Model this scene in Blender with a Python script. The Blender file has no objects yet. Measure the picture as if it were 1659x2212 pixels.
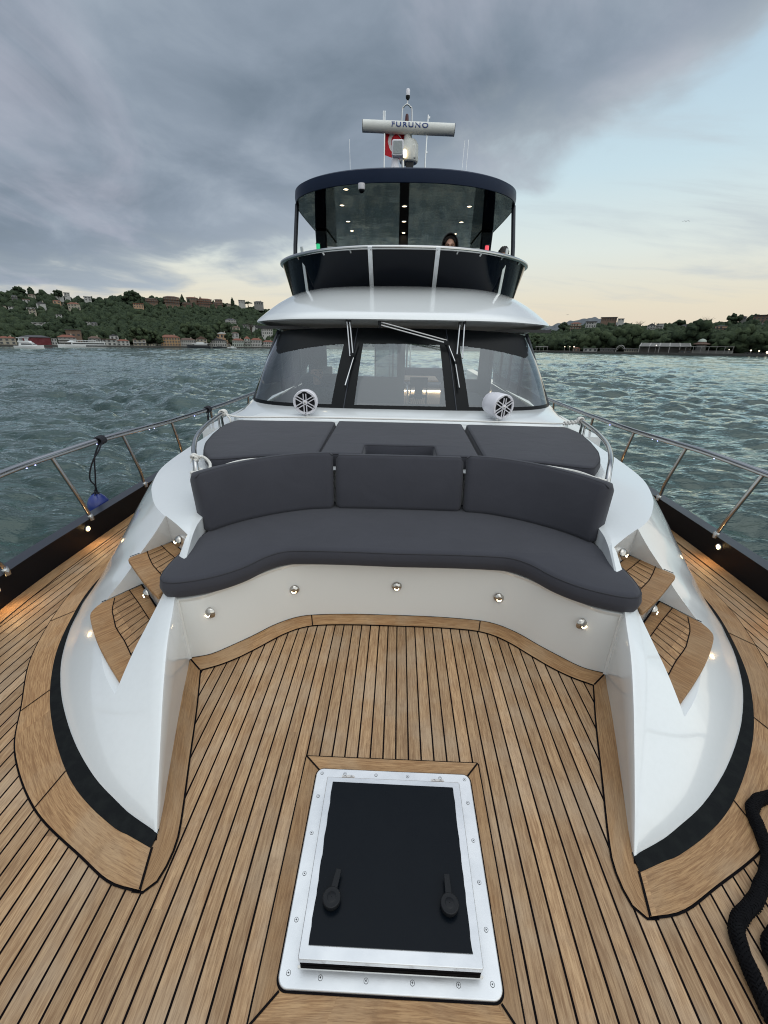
import bpy, bmesh, math, random
import numpy as np
from mathutils import Matrix, Vector, noise as mnoise
random.seed(7); RNG = np.random.default_rng(11)
SC = bpy.context.scene
COL = SC.collection
# ------------------------------------------------------------------ camera
FPX, CX, CY = 900.0, 829.5, 1106.0            # focal length and centre in 1659 x 2212 units
CAMB = np.array([-0.02, 0.0, 1.6])            # camera in the yacht's own frame (x to picture right, y aft, z up)
def frame_from(vp, roll):
    d = np.array([(vp[0]-CX)/FPX, -(vp[1]-CY)/FPX, 1.0]); d /= np.linalg.norm(d)
    r = math.radians(roll); l = np.array([math.cos(r), -math.sin(r), 0.0])
    n = np.cross(l, d); n /= np.linalg.norm(n)
    if n[1] < 0: n = -n
    x = np.cross(d, n); x /= np.linalg.norm(x)
    if x[0] < 0: x = -x
    return np.array([x, d, n])
RB = frame_from((864, 714), 0.9)              # yacht axes seen from the camera
RW = frame_from((864, 749.6), 0.72)           # level world axes (the bow rides about two degrees high)
SEA = -1.80                                   # sea level below the deck under the camera
R3 = RW @ RB.T
B = Matrix([list(R3[0])+[0], list(R3[1])+[0], list(R3[2])+[-SEA], [0, 0, 0, 1]])
cam_d = bpy.data.cameras.new('camera'); cam = bpy.data.objects.new('camera', cam_d); COL.objects.link(cam)
Mc = Matrix([[RB[i][0], RB[i][1], -RB[i][2], CAMB[i]] for i in range(3)] + [[0, 0, 0, 1]])
cam.matrix_world = B @ Mc
cam_d.sensor_fit = 'HORIZONTAL'; cam_d.sensor_width = 36; cam_d.lens = 36*FPX/1659
cam_d.clip_start = 0.05; cam_d.clip_end = 20000
SC.camera = cam
CW = np.array((B @ Mc).translation)
def wray(u, v):                                # picture direction in the level world
    c = np.array([(u-CX)/FPX, -(v-CY)/FPX, 1.0]); r = RW @ c
    return r/np.linalg.norm(r)
# ------------------------------------------------------------------ render / exposure
SC.render.engine = 'CYCLES'
SC.view_settings.view_transform = 'Standard'; SC.view_settings.look = 'None'
SC.view_settings.exposure = 0.0; SC.view_settings.gamma = 1.0
SC.cycles.max_bounces = 8; SC.cycles.glossy_bounces = 5; SC.cycles.transmission_bounces = 5
SC.cycles.transparent_max_bounces = 10; SC.cycles.caustics_reflective = False; SC.cycles.caustics_refractive = False
SC.cycles.sample_clamp_indirect = 6; SC.cycles.filter_width = 1.1
# ------------------------------------------------------------------ sky
def N(nt, typ, **kw):
    n = nt.nodes.new(typ)
    for k, v in kw.items():
        if k.startswith('i_'):
            key = k[2:]; key = int(key) if key.isdigit() else key.replace('_', ' ')
            n.inputs[key].default_value = v
        else: setattr(n, k, v)
    return n
def math_n(nt, op, a, b=None, c=None, clamp=False):
    n = nt.nodes.new('ShaderNodeMath'); n.operation = op; n.use_clamp = clamp
    for i, v in enumerate((a, b, c)):
        if v is None: continue
        if isinstance(v, (int, float)): n.inputs[i].default_value = v
        else: nt.links.new(v, n.inputs[i])
    return n.outputs[0]
def mixc(nt, f, a, b, mode='MIX'):
    n = nt.nodes.new('ShaderNodeMix'); n.data_type = 'RGBA'; n.blend_type = mode
    for s, v in ((n.inputs[0], f), (n.inputs[6], a), (n.inputs[7], b)):
        if isinstance(v, (int, float)): s.default_value = v
        elif isinstance(v, tuple): s.default_value = v if len(v) == 4 else v+(1,)
        else: nt.links.new(v, s)
    return n.outputs[2]
def maprange(nt, v, a, b, c=0.0, d=1.0, smooth=True):
    n = nt.nodes.new('ShaderNodeMapRange'); n.interpolation_type = 'SMOOTHSTEP' if smooth else 'LINEAR'
    nt.links.new(v, n.inputs[0])
    for i, x in zip((1, 2, 3, 4), (a, b, c, d)): n.inputs[i].default_value = x
    return n.outputs[0]
def ramp(nt, fac, stops, interp='LINEAR'):
    n = nt.nodes.new('ShaderNodeValToRGB'); cr = n.color_ramp; cr.interpolation = interp
    while len(cr.elements) < len(stops): cr.elements.new(0.5)
    for e, (p, c) in zip(cr.elements, stops): e.position = p; e.color = tuple(c)+(1,) if len(c) == 3 else c
    nt.links.new(fac, n.inputs[0]); return n.outputs[0]
def srgb(r, g, b):
    f = lambda c: (c/255/12.92) if c/255 <= 0.04045 else ((c/255+0.055)/1.055)**2.4
    return (f(r), f(g), f(b))
SUN_EL, SUN_ROT = math.radians(38), math.radians(128)
W = bpy.data.worlds.new('World'); SC.world = W; W.use_nodes = True
nt = W.node_tree; nt.nodes.clear()
out = N(nt, 'ShaderNodeOutputWorld'); bg = N(nt, 'ShaderNodeBackground'); nt.links.new(bg.outputs[0], out.inputs[0])
tc = N(nt, 'ShaderNodeTexCoord'); sep = N(nt, 'ShaderNodeSeparateXYZ'); nt.links.new(tc.outputs['Generated'], sep.inputs[0])
dx, dy, dz = sep.outputs
el = math_n(nt, 'MULTIPLY', math_n(nt, 'ARCSINE', dz), 57.2958)
az = math_n(nt, 'MULTIPLY', math_n(nt, 'ARCTAN2', dx, dy), 57.2958)
zc = math_n(nt, 'ADD', math_n(nt, 'MAXIMUM', dz, 0.0), 0.16)
comb = N(nt, 'ShaderNodeCombineXYZ')
nt.links.new(math_n(nt, 'DIVIDE', dx, zc), comb.inputs[0]); nt.links.new(math_n(nt, 'DIVIDE', dy, zc), comb.inputs[1])
def cloud_noise(scale, rot, stretch, detail=6, dist=0.0, rough=0.55, off=(0, 0, 0)):
    mp = N(nt, 'ShaderNodeMapping'); nt.links.new(comb.outputs[0], mp.inputs[0])
    mp.inputs['Rotation'].default_value = (0, 0, math.radians(rot)); mp.inputs['Scale'].default_value = (stretch[0], stretch[1], 1)
    mp.inputs['Location'].default_value = off
    n = N(nt, 'ShaderNodeTexNoise'); n.inputs['Scale'].default_value = scale; n.inputs['Detail'].default_value = detail
    n.inputs['Distortion'].default_value = dist; n.inputs['Roughness'].default_value = rough
    nt.links.new(mp.outputs[0], n.inputs[0]); return n.outputs[0]
big = cloud_noise(0.8, 25, (0.8, 0.75), 7, 0.6, 0.52, (3.1, 1.7, 0))
fine = cloud_noise(2.1, 20, (0.85, 0.8), 8, 0.5, 0.55, (0.3, 5.7, 0))
wisp = cloud_noise(1.2, 40, (1.0, 0.7), 7, 0.6, 0.55, (7.3, 2.2, 0))
# clear sky: peach at the horizon, pale green-white, cyan blue above
clear = ramp(nt, maprange(nt, el, -2, 50, smooth=False), [(0.0, srgb(228, 208, 188)), (0.06, srgb(232, 216, 196)), (0.13, srgb(235, 226, 204)),
        (0.23, srgb(228, 236, 230)), (0.36, srgb(205, 228, 237)), (0.52, srgb(184, 210, 228)), (1.0, srgb(150, 178, 208))])
nishi = N(nt, 'ShaderNodeTexSky'); nishi.sky_type = 'NISHITA'; nishi.sun_disc = False
nishi.sun_elevation = SUN_EL; nishi.sun_rotation = SUN_ROT
nsc = N(nt, 'ShaderNodeVectorMath', operation='SCALE'); nt.links.new(nishi.outputs[0], nsc.inputs[0]); nsc.inputs['Scale'].default_value = 0.08
clear = mixc(nt, 0.06, clear, nsc.outputs[0])
# cloud deck: its lower edge climbs from left to right
edge = math_n(nt, 'ADD', math_n(nt, 'MULTIPLY', math_n(nt, 'MINIMUM', math_n(nt, 'MAXIMUM', az, -70), 70), 0.28), 12.8)
dist = math_n(nt, 'SUBTRACT', el, edge)
dist = math_n(nt, 'ADD', dist, math_n(nt, 'MULTIPLY', math_n(nt, 'SUBTRACT', fine, 0.5), 15))
dist = math_n(nt, 'ADD', dist, math_n(nt, 'MULTIPLY', math_n(nt, 'SUBTRACT', big, 0.5), 9))
mask = maprange(nt, dist, -1.2, 3.6)
ccol = ramp(nt, math_n(nt, 'ADD', math_n(nt, 'MULTIPLY', big, 0.5), math_n(nt, 'MULTIPLY', fine, 0.5)),
            [(0.32, srgb(104, 118, 133)), (0.43, srgb(124, 138, 153)), (0.52, srgb(142, 155, 170)), (0.62, srgb(164, 176, 189)), (0.75, srgb(190, 198, 206))])
ccol = mixc(nt, maprange(nt, wisp, 0.50, 0.70, 0, 0.6), ccol, srgb(184, 186, 200)+(1,))
rim = maprange(nt, dist, 1.0, 7.0, 0.55, 0.0)
ccol = mixc(nt, rim, ccol, srgb(196, 206, 212)+(1,))
# thin streaks low in the clear part
st = cloud_noise(1.1, 0, (0.5, 1.6), 7, 0.4, 0.6, (1.3, 9.2, 0))
stm = math_n(nt, 'MULTIPLY', maprange(nt, st, 0.50, 0.70, 0, 0.62), maprange(nt, el, 2.0, 8.0))
clear2 = mixc(nt, stm, clear, srgb(188, 198, 206)+(1,))
sky = mixc(nt, mask, clear2, ccol)
# behind the photographer the evening sky is open and bright
back = maprange(nt, dy, 0.25, -0.5, 0.0, 1.0)
up = maprange(nt, dz, 0.62, 0.95, 0.0, 1.0)
gain = math_n(nt, 'ADD', 1.0, math_n(nt, 'ADD', math_n(nt, 'MULTIPLY', back, 0.85), math_n(nt, 'MULTIPLY', up, 2.3)))
sky = mixc(nt, math_n(nt, 'MULTIPLY', math_n(nt, 'MAXIMUM', back, up), 0.7), sky, (0.40, 0.415, 0.405, 1))
gs = N(nt, 'ShaderNodeVectorMath', operation='SCALE'); nt.links.new(sky, gs.inputs[0]); nt.links.new(gain, gs.inputs['Scale'])
below = maprange(nt, el, -1.5, -0.3)
fin = mixc(nt, below, (0.05, 0.065, 0.07, 1), gs.outputs[0])
nt.links.new(fin, bg.inputs[0]); bg.inputs[1].default_value = 1.0
# ------------------------------------------------------------------ soft light of the bright cloud behind the photographer
sl = bpy.data.lights.new('sun', 'SUN'); sl.energy = 0.8; sl.angle = math.radians(100); sl.color = (1.0, 0.96, 0.90)
so = bpy.data.objects.new('sun', sl); COL.objects.link(so)
sd = Vector((math.sin(SUN_ROT)*math.cos(SUN_EL), math.cos(SUN_ROT)*math.cos(SUN_EL), math.sin(SUN_EL)))
so.rotation_euler = sd.to_track_quat('Z', 'Y').to_euler()
# ------------------------------------------------------------------ object helpers
OFF = {}
def tag(o, label=None, cat=None, group=None, kind=None):
    if label: o['label'] = label
    if cat: o['category'] = cat
    if group: o['group'] = group
    if kind: o['kind'] = kind
    return o
class MB:
    def __init__(s): s.v = []; s.f = []; s.uv = {}
    def add(s, vs, fs, uvs=None):
        b = len(s.v); s.v += [tuple(v) for v in vs]
        for i, f in enumerate(fs):
            if uvs: s.uv[len(s.f)] = uvs[i]
            s.f.append(tuple(b+k for k in f))
        return s
    def box(s, x0, y0, z0, x1, y1, z1):
        return s.add([(x0,y0,z0),(x1,y0,z0),(x1,y1,z0),(x0,y1,z0),(x0,y0,z1),(x1,y0,z1),(x1,y1,z1),(x0,y1,z1)],
                     [(0,3,2,1),(4,5,6,7),(0,1,5,4),(1,2,6,5),(2,3,7,6),(3,0,4,7)])
    def obox(s, c, sx, sy, sz, ax=(1,0,0), az_=(0,0,1)):
        X = Vector(ax).normalized(); Z = Vector(az_).normalized(); Y = Z.cross(X).normalized(); Z = X.cross(Y)
        c = Vector(c); vs = []
        for k in (-1, 1):
            for (i, j) in ((-1,-1),(1,-1),(1,1),(-1,1)): vs.append(c+X*(i*sx/2)+Y*(j*sy/2)+Z*(k*sz/2))
        return s.add(vs, [(0,3,2,1),(4,5,6,7),(0,1,5,4),(1,2,6,5),(2,3,7,6),(3,0,4,7)])
    def prism(s, poly, z0, z1, poly1=None):
        n = len(poly); p1 = poly1 or poly
        vs = [(p[0], p[1], z0) for p in poly]+[(p[0], p[1], z1) for p in p1]
        fs = [tuple(range(n-1, -1, -1)), tuple(range(n, 2*n))]+[(i, (i+1) % n, n+(i+1) % n, n+i) for i in range(n)]
        return s.add(vs, fs)
    def tube(s, pts, r, n=10, cap=True, closed=False):
        P = [Vector(p) for p in pts]; m = len(P); rs = r if isinstance(r, (list, tuple)) else [r]*m
        vs = []; prev = None
        for i, p in enumerate(P):
            a = P[(i-1) % m] if (closed or i > 0) else p; b = P[(i+1) % m] if (closed or i < m-1) else p
            t = (b-a).normalized()
            if prev is None:
                u = t.cross(Vector((0, 0, 1)));
                if u.length < 1e-3: u = t.cross(Vector((1, 0, 0)))
                u.normalize()
            else:
                u = prev-t*prev.dot(t); u.normalize()
            prev = u; w = t.cross(u)
            for k in range(n):
                a_ = 2*math.pi*k/n; vs.append(p+u*(math.cos(a_)*rs[i])+w*(math.sin(a_)*rs[i]))
        fs = []
        for i in range(m if closed else m-1):
            j = (i+1) % m
            for k in range(n):
                k2 = (k+1) % n; fs.append((i*n+k, i*n+k2, j*n+k2, j*n+k))
        if cap and not closed:
            fs.append(tuple(range(n-1, -1, -1))); fs.append(tuple((m-1)*n+k for k in range(n)))
        return s.add(vs, fs)
    def lathe(s, prof, c, axis=(0, 0, 1), n=24, cap=True):
        A = Vector(axis).normalized(); U = A.cross(Vector((0, 0, 1)))
        if U.length < 1e-3: U = Vector((1, 0, 0))
        U.normalize(); V = A.cross(U); c = Vector(c); vs = []
        for (r, h) in prof:
            for k in range(n):
                a = 2*math.pi*k/n; vs.append(c+A*h+U*(math.cos(a)*r)+V*(math.sin(a)*r))
        fs = []
        for i in range(len(prof)-1):
            for k in range(n):
                k2 = (k+1) % n; fs.append((i*n+k, i*n+k2, (i+1)*n+k2, (i+1)*n+k))
        if cap: fs.append(tuple(range(n-1, -1, -1))); fs.append(tuple((len(prof)-1)*n+k for k in range(n)))
        return s.add(vs, fs)
    def grid(s, rows, uv=None):
        m = len(rows[0]); vs = [p for r in rows for p in r]; fs = []; us = []
        for i in range(len(rows)-1):
            for j in range(m-1):
                fs.append((i*m+j, i*m+j+1, (i+1)*m+j+1, (i+1)*m+j))
                if uv: us.append((uv[i][j], uv[i][j+1], uv[i+1][j+1], uv[i+1][j]))
        return s.add(vs, fs, us if uv else None)
    def sphere(s, c, r, n=16, m=10, sc=(1, 1, 1)):
        rows = []
        for i in range(m+1):
            th = math.pi*i/m
            rows.append([(c[0]+r*sc[0]*math.sin(th)*math.cos(2*math.pi*j/n), c[1]+r*sc[1]*math.sin(th)*math.sin(2*math.pi*j/n), c[2]-r*sc[2]*math.cos(th)) for j in range(n+1)])
        return s.grid(rows)
def build(name, mb, mat, parent=None, base=None, smooth=38, bevel=0, bseg=2, subsurf=0, world=False, fixn=True, weld=0.0):
    """link one mesh object. Vertices come in the yacht's frame (world=True: in the level world frame)."""
    off = OFF[parent.name] if parent else (base or (0, 0, 0))
    me = bpy.data.meshes.new(name)
    vs = [(v[0]-off[0], v[1]-off[1], v[2]-off[2]) for v in mb.v]
    me.from_pydata(vs, [], mb.f)
    if mb.uv:
        l = me.uv_layers.new(name='UVMap')
        for fi, uvs in mb.uv.items():
            p = me.polygons[fi]
            for k, li in enumerate(p.loop_indices): l.data[li].uv = uvs[k]
    if fixn or weld:
        bm = bmesh.new(); bm.from_mesh(me)
        if weld: bmesh.ops.remove_doubles(bm, verts=bm.verts, dist=weld)
        if fixn: bmesh.ops.recalc_face_normals(bm, faces=bm.faces)
        bm.to_mesh(me); bm.free()
    mats = mat if isinstance(mat, (list, tuple)) else [mat]
    for m in mats: me.materials.append(m)
    if smooth:
        me.polygons.foreach_set('use_smooth', [True]*len(me.polygons)); me.set_sharp_from_angle(angle=math.radians(smooth))
    me.update()
    o = bpy.data.objects.new(name, me); COL.objects.link(o)
    if bevel:
        b = o.modifiers.new('bevel', 'BEVEL'); b.width = bevel; b.segments = bseg; b.limit_method = 'ANGLE'; b.angle_limit = math.radians(35)
        b.harden_normals = False
    if subsurf:
        b = o.modifiers.new('sub', 'SUBSURF'); b.levels = subsurf; b.render_levels = subsurf
    if parent: o.parent = parent
    elif world: o.matrix_world = Matrix.Translation(off)
    else: o.matrix_world = B @ Matrix.Translation(off)
    OFF[o.name] = off
    return o
def empty(name, base, label, cat, group=None, world=False, rz=0):
    o = bpy.data.objects.new(name, None); COL.objects.link(o); o.empty_display_size = 0.2
    o.matrix_world = Matrix.Translation(base) if world else B @ Matrix.Translation(base)
    OFF[o.name] = base; tag(o, label, cat, group); return o
def mirror_pts(h):                            # half outline given from the centre line outwards -> full outline
    return [p for p in h]+[(-p[0],)+tuple(p[1:]) for p in reversed(h) if abs(p[0]) > 1e-6]
def catmull(pts, n=8, closed=False):
    P = [np.array(p, float) for p in pts]; m = len(P); out_ = []
    for i in range(m if closed else m-1):
        p0 = P[(i-1) % m] if (closed or i > 0) else 2*P[0]-P[1]; p1 = P[i]; p2 = P[(i+1) % m]
        p3 = P[(i+2) % m] if (closed or i+2 < m) else 2*P[-1]-P[-2]
        for k in range(n):
            t = k/n; out_.append(tuple(0.5*((2*p1)+(-p0+p2)*t+(2*p0-5*p1+4*p2-p3)*t*t+(-p0+3*p1-3*p2+p3)*t**3)))
    if not closed: out_.append(tuple(P[-1]))
    return out_
def resample(pts, n):
    P = np.array(pts, float); d = np.r_[0, np.cumsum(np.linalg.norm(np.diff(P, axis=0), axis=1))]
    t = np.linspace(0, d[-1], n); return [tuple(np.interp(x, d, P[:, k]) for k in range(P.shape[1])) for x in t]
# ------------------------------------------------------------------ materials
def mat(name, col, rough=0.5, metal=0.0, coat=0.0, spec=0.5, emis=None, es=0.0, bump=None, var=None, trans=0.0, sheen=0.0, ior=1.5, coordspace='Object'):
    m = bpy.data.materials.new(name); m.use_nodes = True; t = m.node_tree; p = t.nodes['Principled BSDF']
    p.inputs['Base Color'].default_value = tuple(col)+(1,); p.inputs['Roughness'].default_value = rough; p.inputs['Metallic'].default_value = metal
    p.inputs['Coat Weight'].default_value = coat; p.inputs['Coat Roughness'].default_value = 0.06; p.inputs['Specular IOR Level'].default_value = spec
    p.inputs['Transmission Weight'].default_value = trans; p.inputs['IOR'].default_value = ior
    if sheen: p.inputs['Sheen Weight'].default_value = sheen; p.inputs['Sheen Roughness'].default_value = 0.4
    if emis: p.inputs['Emission Color'].default_value = tuple(emis)+(1,); p.inputs['Emission Strength'].default_value = es
    c = N(t, 'ShaderNodeTexCoord')
    if var:       # (scale, amount, second colour)
        n = N(t, 'ShaderNodeTexNoise'); n.inputs['Scale'].default_value = var[0]; n.inputs['Detail'].default_value = 6
        t.links.new(c.outputs[coordspace], n.inputs[0])
        f = maprange(t, n.outputs[0], 0.35, 0.7, 0, var[1])
        t.links.new(mixc(t, f, tuple(col)+(1,), tuple(var[2])+(1,)), p.inputs['Base Color'])
        rr = maprange(t, n.outputs[0], 0.3, 0.7, rough*0.85, min(1, rough*1.2)); t.links.new(rr, p.inputs['Roughness'])
    if bump:      # (scale, strength, distance)
        n = N(t, 'ShaderNodeTexNoise'); n.inputs['Scale'].default_value = bump[0]; n.inputs['Detail'].default_value = 4
        t.links.new(c.outputs[coordspace], n.inputs[0]); b = N(t, 'ShaderNodeBump'); b.inputs['Strength'].default_value = bump[1]; b.inputs['Distance'].default_value = bump[2]
        t.links.new(n.outputs[0], b.inputs['Height']); t.links.new(b.outputs[0], p.inputs['Normal'])
    return m
def fabric(name, col):
    m = bpy.data.materials.new(name); m.use_nodes = True; t = m.node_tree; p = t.nodes['Principled BSDF']
    c = N(t, 'ShaderNodeTexCoord')
    n = N(t, 'ShaderNodeTexNoise'); n.inputs['Scale'].default_value = 5; n.inputs['Detail'].default_value = 5; t.links.new(c.outputs['Object'], n.inputs[0])
    col2 = tuple(x*0.93 for x in col)
    t.links.new(mixc(t, maprange(t, n.outputs[0], 0.35, 0.68), tuple(col)+(1,), col2+(1,)), p.inputs['Base Color'])
    p.inputs['Roughness'].default_value = 0.88; p.inputs['Sheen Weight'].default_value = 0.10; p.inputs['Sheen Roughness'].default_value = 0.5; p.inputs['Specular IOR Level'].default_value = 0.25
    w = N(t, 'ShaderNodeTexNoise'); w.inputs['Scale'].default_value = 900; t.links.new(c.outputs['Object'], w.inputs[0])
    w2 = N(t, 'ShaderNodeTexNoise'); w2.inputs['Scale'].default_value = 5; w2.inputs['Detail'].default_value = 2; w2.inputs['Distortion'].default_value = .5; t.links.new(c.outputs['Object'], w2.inputs[0])
    b1 = N(t, 'ShaderNodeBump'); b1.inputs['Strength'].default_value = 0.3; b1.inputs['Distance'].default_value = 0.02; t.links.new(w2.outputs[0], b1.inputs['Height'])
    b2 = N(t, 'ShaderNodeBump'); b2.inputs['Strength'].default_value = 0.3; b2.inputs['Distance'].default_value = 0.001; t.links.new(w.outputs[0], b2.inputs['Height'])
    t.links.new(b1.outputs[0], b2.inputs['Normal']); t.links.new(b2.outputs[0], p.inputs['Normal'])
    return m
PW = 0.052
def teak(name, planks, uv=False, tone=1.0, pw=PW, seam=0.0034, rot=0.0, warm=(1, 1, 1)):
    """teak: long grain, each plank its own tone, black caulk in the seams when planks=True"""
    m = bpy.data.materials.new(name); m.use_nodes = True; t = m.node_tree; p = t.nodes['Principled BSDF']
    c = N(t, 'ShaderNodeTexCoord'); src = c.outputs['UV'] if uv else c.outputs['Object']
    if rot:
        mp = N(t, 'ShaderNodeMapping'); mp.inputs['Rotation'].default_value = (0, 0, rot); t.links.new(src, mp.inputs[0]); src = mp.outputs[0]
    s = N(t, 'ShaderNodeSeparateXYZ'); t.links.new(src, s.inputs[0])
    x, y = (s.outputs[1], s.outputs[0]) if uv else (s.outputs[0], s.outputs[1])     # x across, y along the plank
    k = math_n(t, 'DIVIDE', math_n(t, 'ADD', x, 10.0+pw/2), pw); idx = math_n(t, 'FLOOR', k); fr = math_n(t, 'FRACT', k)
    if not planks: idx = math_n(t, 'FLOOR', math_n(t, 'DIVIDE', math_n(t, 'ADD', y, 3.1), 1.07))
    wn = N(t, 'ShaderNodeTexWhiteNoise', noise_dimensions='2D'); cc = N(t, 'ShaderNodeCombineXYZ')
    seg = math_n(t, 'FLOOR', math_n(t, 'ADD', math_n(t, 'DIVIDE', y, 4.2), math_n(t, 'MULTIPLY', math_n(t, 'SINE', math_n(t, 'MULTIPLY', idx, 12.9898)), 43.7)))
    t.links.new(idx, cc.inputs[0])
    if planks: t.links.new(seg, cc.inputs[1])
    t.links.new(cc.outputs[0], wn.inputs[0])
    g = N(t, 'ShaderNodeCombineXYZ'); t.links.new(math_n(t, 'MULTIPLY', x, 1.0), g.inputs[0]); t.links.new(math_n(t, 'MULTIPLY', y, 0.055), g.inputs[1]); t.links.new(math_n(t, 'MULTIPLY', wn.outputs[0], 7.0), g.inputs[2])
    gn = N(t, 'ShaderNodeTexNoise'); gn.inputs['Scale'].default_value = 190; gn.inputs['Detail'].default_value = 7; gn.inputs['Roughness'].default_value = 0.62; gn.inputs['Distortion'].default_value = 0.6; t.links.new(g.outputs[0], gn.inputs[0])
    g2 = N(t, 'ShaderNodeTexNoise'); g2.inputs['Scale'].default_value = 24; g2.inputs['Detail'].default_value = 4; g2.inputs['Distortion'].default_value = 1.6; t.links.new(g.outputs[0], g2.inputs[0])
    sn = N(t, 'ShaderNodeTexNoise'); sn.inputs['Scale'].default_value = 4.5; sn.inputs['Detail'].default_value = 6; t.links.new(src, sn.inputs[0])
    light = tuple(v*tone*w_ for v, w_ in zip((0.47, 0.305, 0.165), warm)); dark = tuple(v*tone*w_ for v, w_ in zip((0.27, 0.153, 0.076), warm)); grey = tuple(v*tone*w_ for v, w_ in zip((0.44, 0.33, 0.225), warm))
    a = mixc(t, maprange(t, gn.outputs[0], 0.34, 0.66), dark+(1,), light+(1,))
    a = mixc(t, maprange(t, g2.outputs[0], 0.45, 0.75, 0, 0.45), a, tuple(v*0.85 for v in dark)+(1,))
    a = mixc(t, maprange(t, sn.outputs[0], 0.42, 0.68, 0, 0.55), a, grey+(1,))
    vv = math_n(t, 'ADD', math_n(t, 'MULTIPLY', wn.outputs[0], 0.34), 0.80)
    vm = N(t, 'ShaderNodeVectorMath', operation='SCALE'); t.links.new(a, vm.inputs[0]); t.links.new(vv, vm.inputs['Scale']); a = vm.outputs[0]
    pn = N(t, 'ShaderNodeTexNoise'); pn.inputs['Scale'].default_value = 520; pn.inputs['Detail'].default_value = 3; t.links.new(g.outputs[0], pn.inputs[0])
    a = mixc(t, maprange(t, pn.outputs[0], 0.50, 0.72, 0, 0.55), a, tuple(v*0.62 for v in dark)+(1,))
    st_ = N(t, 'ShaderNodeTexNoise'); st_.inputs['Scale'].default_value = 11; st_.inputs['Detail'].default_value = 8; st_.inputs['Roughness'].default_value = .7; t.links.new(src, st_.inputs[0])
    a = mixc(t, maprange(t, st_.outputs[0], 0.56, 0.70, 0, 0.30), a, tuple(v*0.6 for v in dark)+(1,))
    hgt = gn.outputs[0]
    if planks:
        e = math_n(t, 'MINIMUM', fr, math_n(t, 'SUBTRACT', 1.0, fr)); sm = maprange(t, e, seam/pw*0.8, seam/pw*1.15); t.links.new(math_n(t, 'MULTIPLY', sm, 0.35), p.inputs['Specular IOR Level'])
        a = mixc(t, sm, (0.006, 0.005, 0.006, 1), a); hgt = math_n(t, 'ADD', math_n(t, 'MULTIPLY', gn.outputs[0], 0.25), math_n(t, 'MULTIPLY', sm, 0.9))
    t.links.new(a, p.inputs['Base Color']); t.links.new(maprange(t, gn.outputs[0], 0.3, 0.7, 0.62, 0.46), p.inputs['Roughness'])
    p.inputs['Specular IOR Level'].default_value = 0.35
    b = N(t, 'ShaderNodeBump'); b.inputs['Strength'].default_value = 0.4; b.inputs['Distance'].default_value = 0.0012; t.links.new(hgt, b.inputs['Height']); t.links.new(b.outputs[0], p.inputs['Normal'])
    return m
M = {}
M['white'] = mat('white_gelcoat', (0.71, 0.735, 0.745), 0.2, coat=1.0, var=(45, 0.18, (0.64, 0.665, 0.67)))
M['nonskid'] = mat('white_nonskid', (0.67, 0.695, 0.71), 0.5, bump=(420, 0.35, 0.002), var=(60, 0.4, (0.57, 0.59, 0.61)))
M['cockpit'] = mat('cockpit_gelcoat', (0.73, 0.74, 0.725), 0.42, coat=0.2, bump=(160, 0.08, 0.002))
M['deck'] = teak('teak_deck', True)
M['board'] = teak('teak_board', False, uv=True, tone=0.90, warm=(1.04, .96, .84))
M['tread'] = teak('teak_tread', False, uv=True, tone=0.80, warm=(1.06, .93, .74))
M['caulk'] = mat('black_caulk', (0.006, 0.005, 0.006), 0.8, spec=0.05)
M['rubber'] = mat('black_sealant', (0.007, 0.008, 0.009), 0.85, spec=0.1, bump=(60, 0.5, 0.004), var=(25, 0.7, (0.016, 0.018, 0.018)))
M['navy'] = mat('navy_bulwark', (0.004, 0.005, 0.008), 0.45, spec=0.12)
M['cap'] = mat('navy_cap', (0.018, 0.022, 0.032), 0.35, spec=0.4, var=(3, 0.5, (0.035, 0.04, 0.05)))
M['steel'] = mat('polished_steel', (0.46, 0.46, 0.46), 0.14, metal=1.0)
M['brushed'] = mat('brushed_steel', (0.70, 0.715, 0.73), 0.32, metal=0.75, bump=(26, 0.16, 0.003), var=(7, 0.6, (0.60, 0.62, 0.65)))
M['chrome'] = mat('chrome', (0.50, 0.48, 0.45), 0.08, metal=1.0)
M['hatchblack'] = mat('smoked_acrylic', (0.003, 0.005, 0.008), 0.30, spec=0.12, var=(14, 0.5, (0.006, 0.008, 0.011)))
M['blackplastic'] = mat('black_plastic', (0.008, 0.009, 0.011), 0.5, spec=0.25)
M['fabric'] = fabric('charcoal_fabric', (0.044, 0.045, 0.056))
M['piping'] = mat('charcoal_piping', (0.03, 0.031, 0.038), 0.85)
M['rope'] = mat('white_rope', (0.72, 0.71, 0.68), 0.8, bump=(260, 0.8, 0.004))
M['darkrope'] = mat('dark_cord', (0.012, 0.013, 0.02), 0.8)
M['blackrope'] = mat('black_braid', (0.003, 0.003, 0.004), 0.8, spec=0.12, bump=(180, 0.5, 0.003))
M['gloss'] = mat('navy_gloss', (0.002, 0.004, 0.012), 0.05, spec=0.2, bump=(1.6, 0.12, 0.03))
M['fascia'] = mat('navy_fascia', (0.006, 0.014, 0.038), 0.42, spec=0.15, var=(1.5, .5, (.010, .020, .046)))
M['coaming'] = mat('dark_coaming', (0.002, 0.004, 0.009), 0.10, spec=0.18)
M['plastic'] = mat('white_plastic', (0.72, 0.71, 0.76), 0.38)
M['radar'] = mat('radar_white', (0.66, 0.67, 0.64), 0.5, var=(6, 0.5, (0.55, 0.56, 0.53)), bump=(200, 0.2, 0.002))
M['blue'] = mat('letter_blue', (0.008, 0.035, 0.17), 0.5)
M['flagred'] = mat('flag_red', (0.52, 0.006, 0.02), 0.75)
M['flagwhite'] = mat('flag_white', (0.75, 0.73, 0.74), 0.75)
M['warm'] = mat('warm_lamp', (1, 0.7, 0.35), 0.4, emis=(1.0, 0.66, 0.28), es=22)
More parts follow.
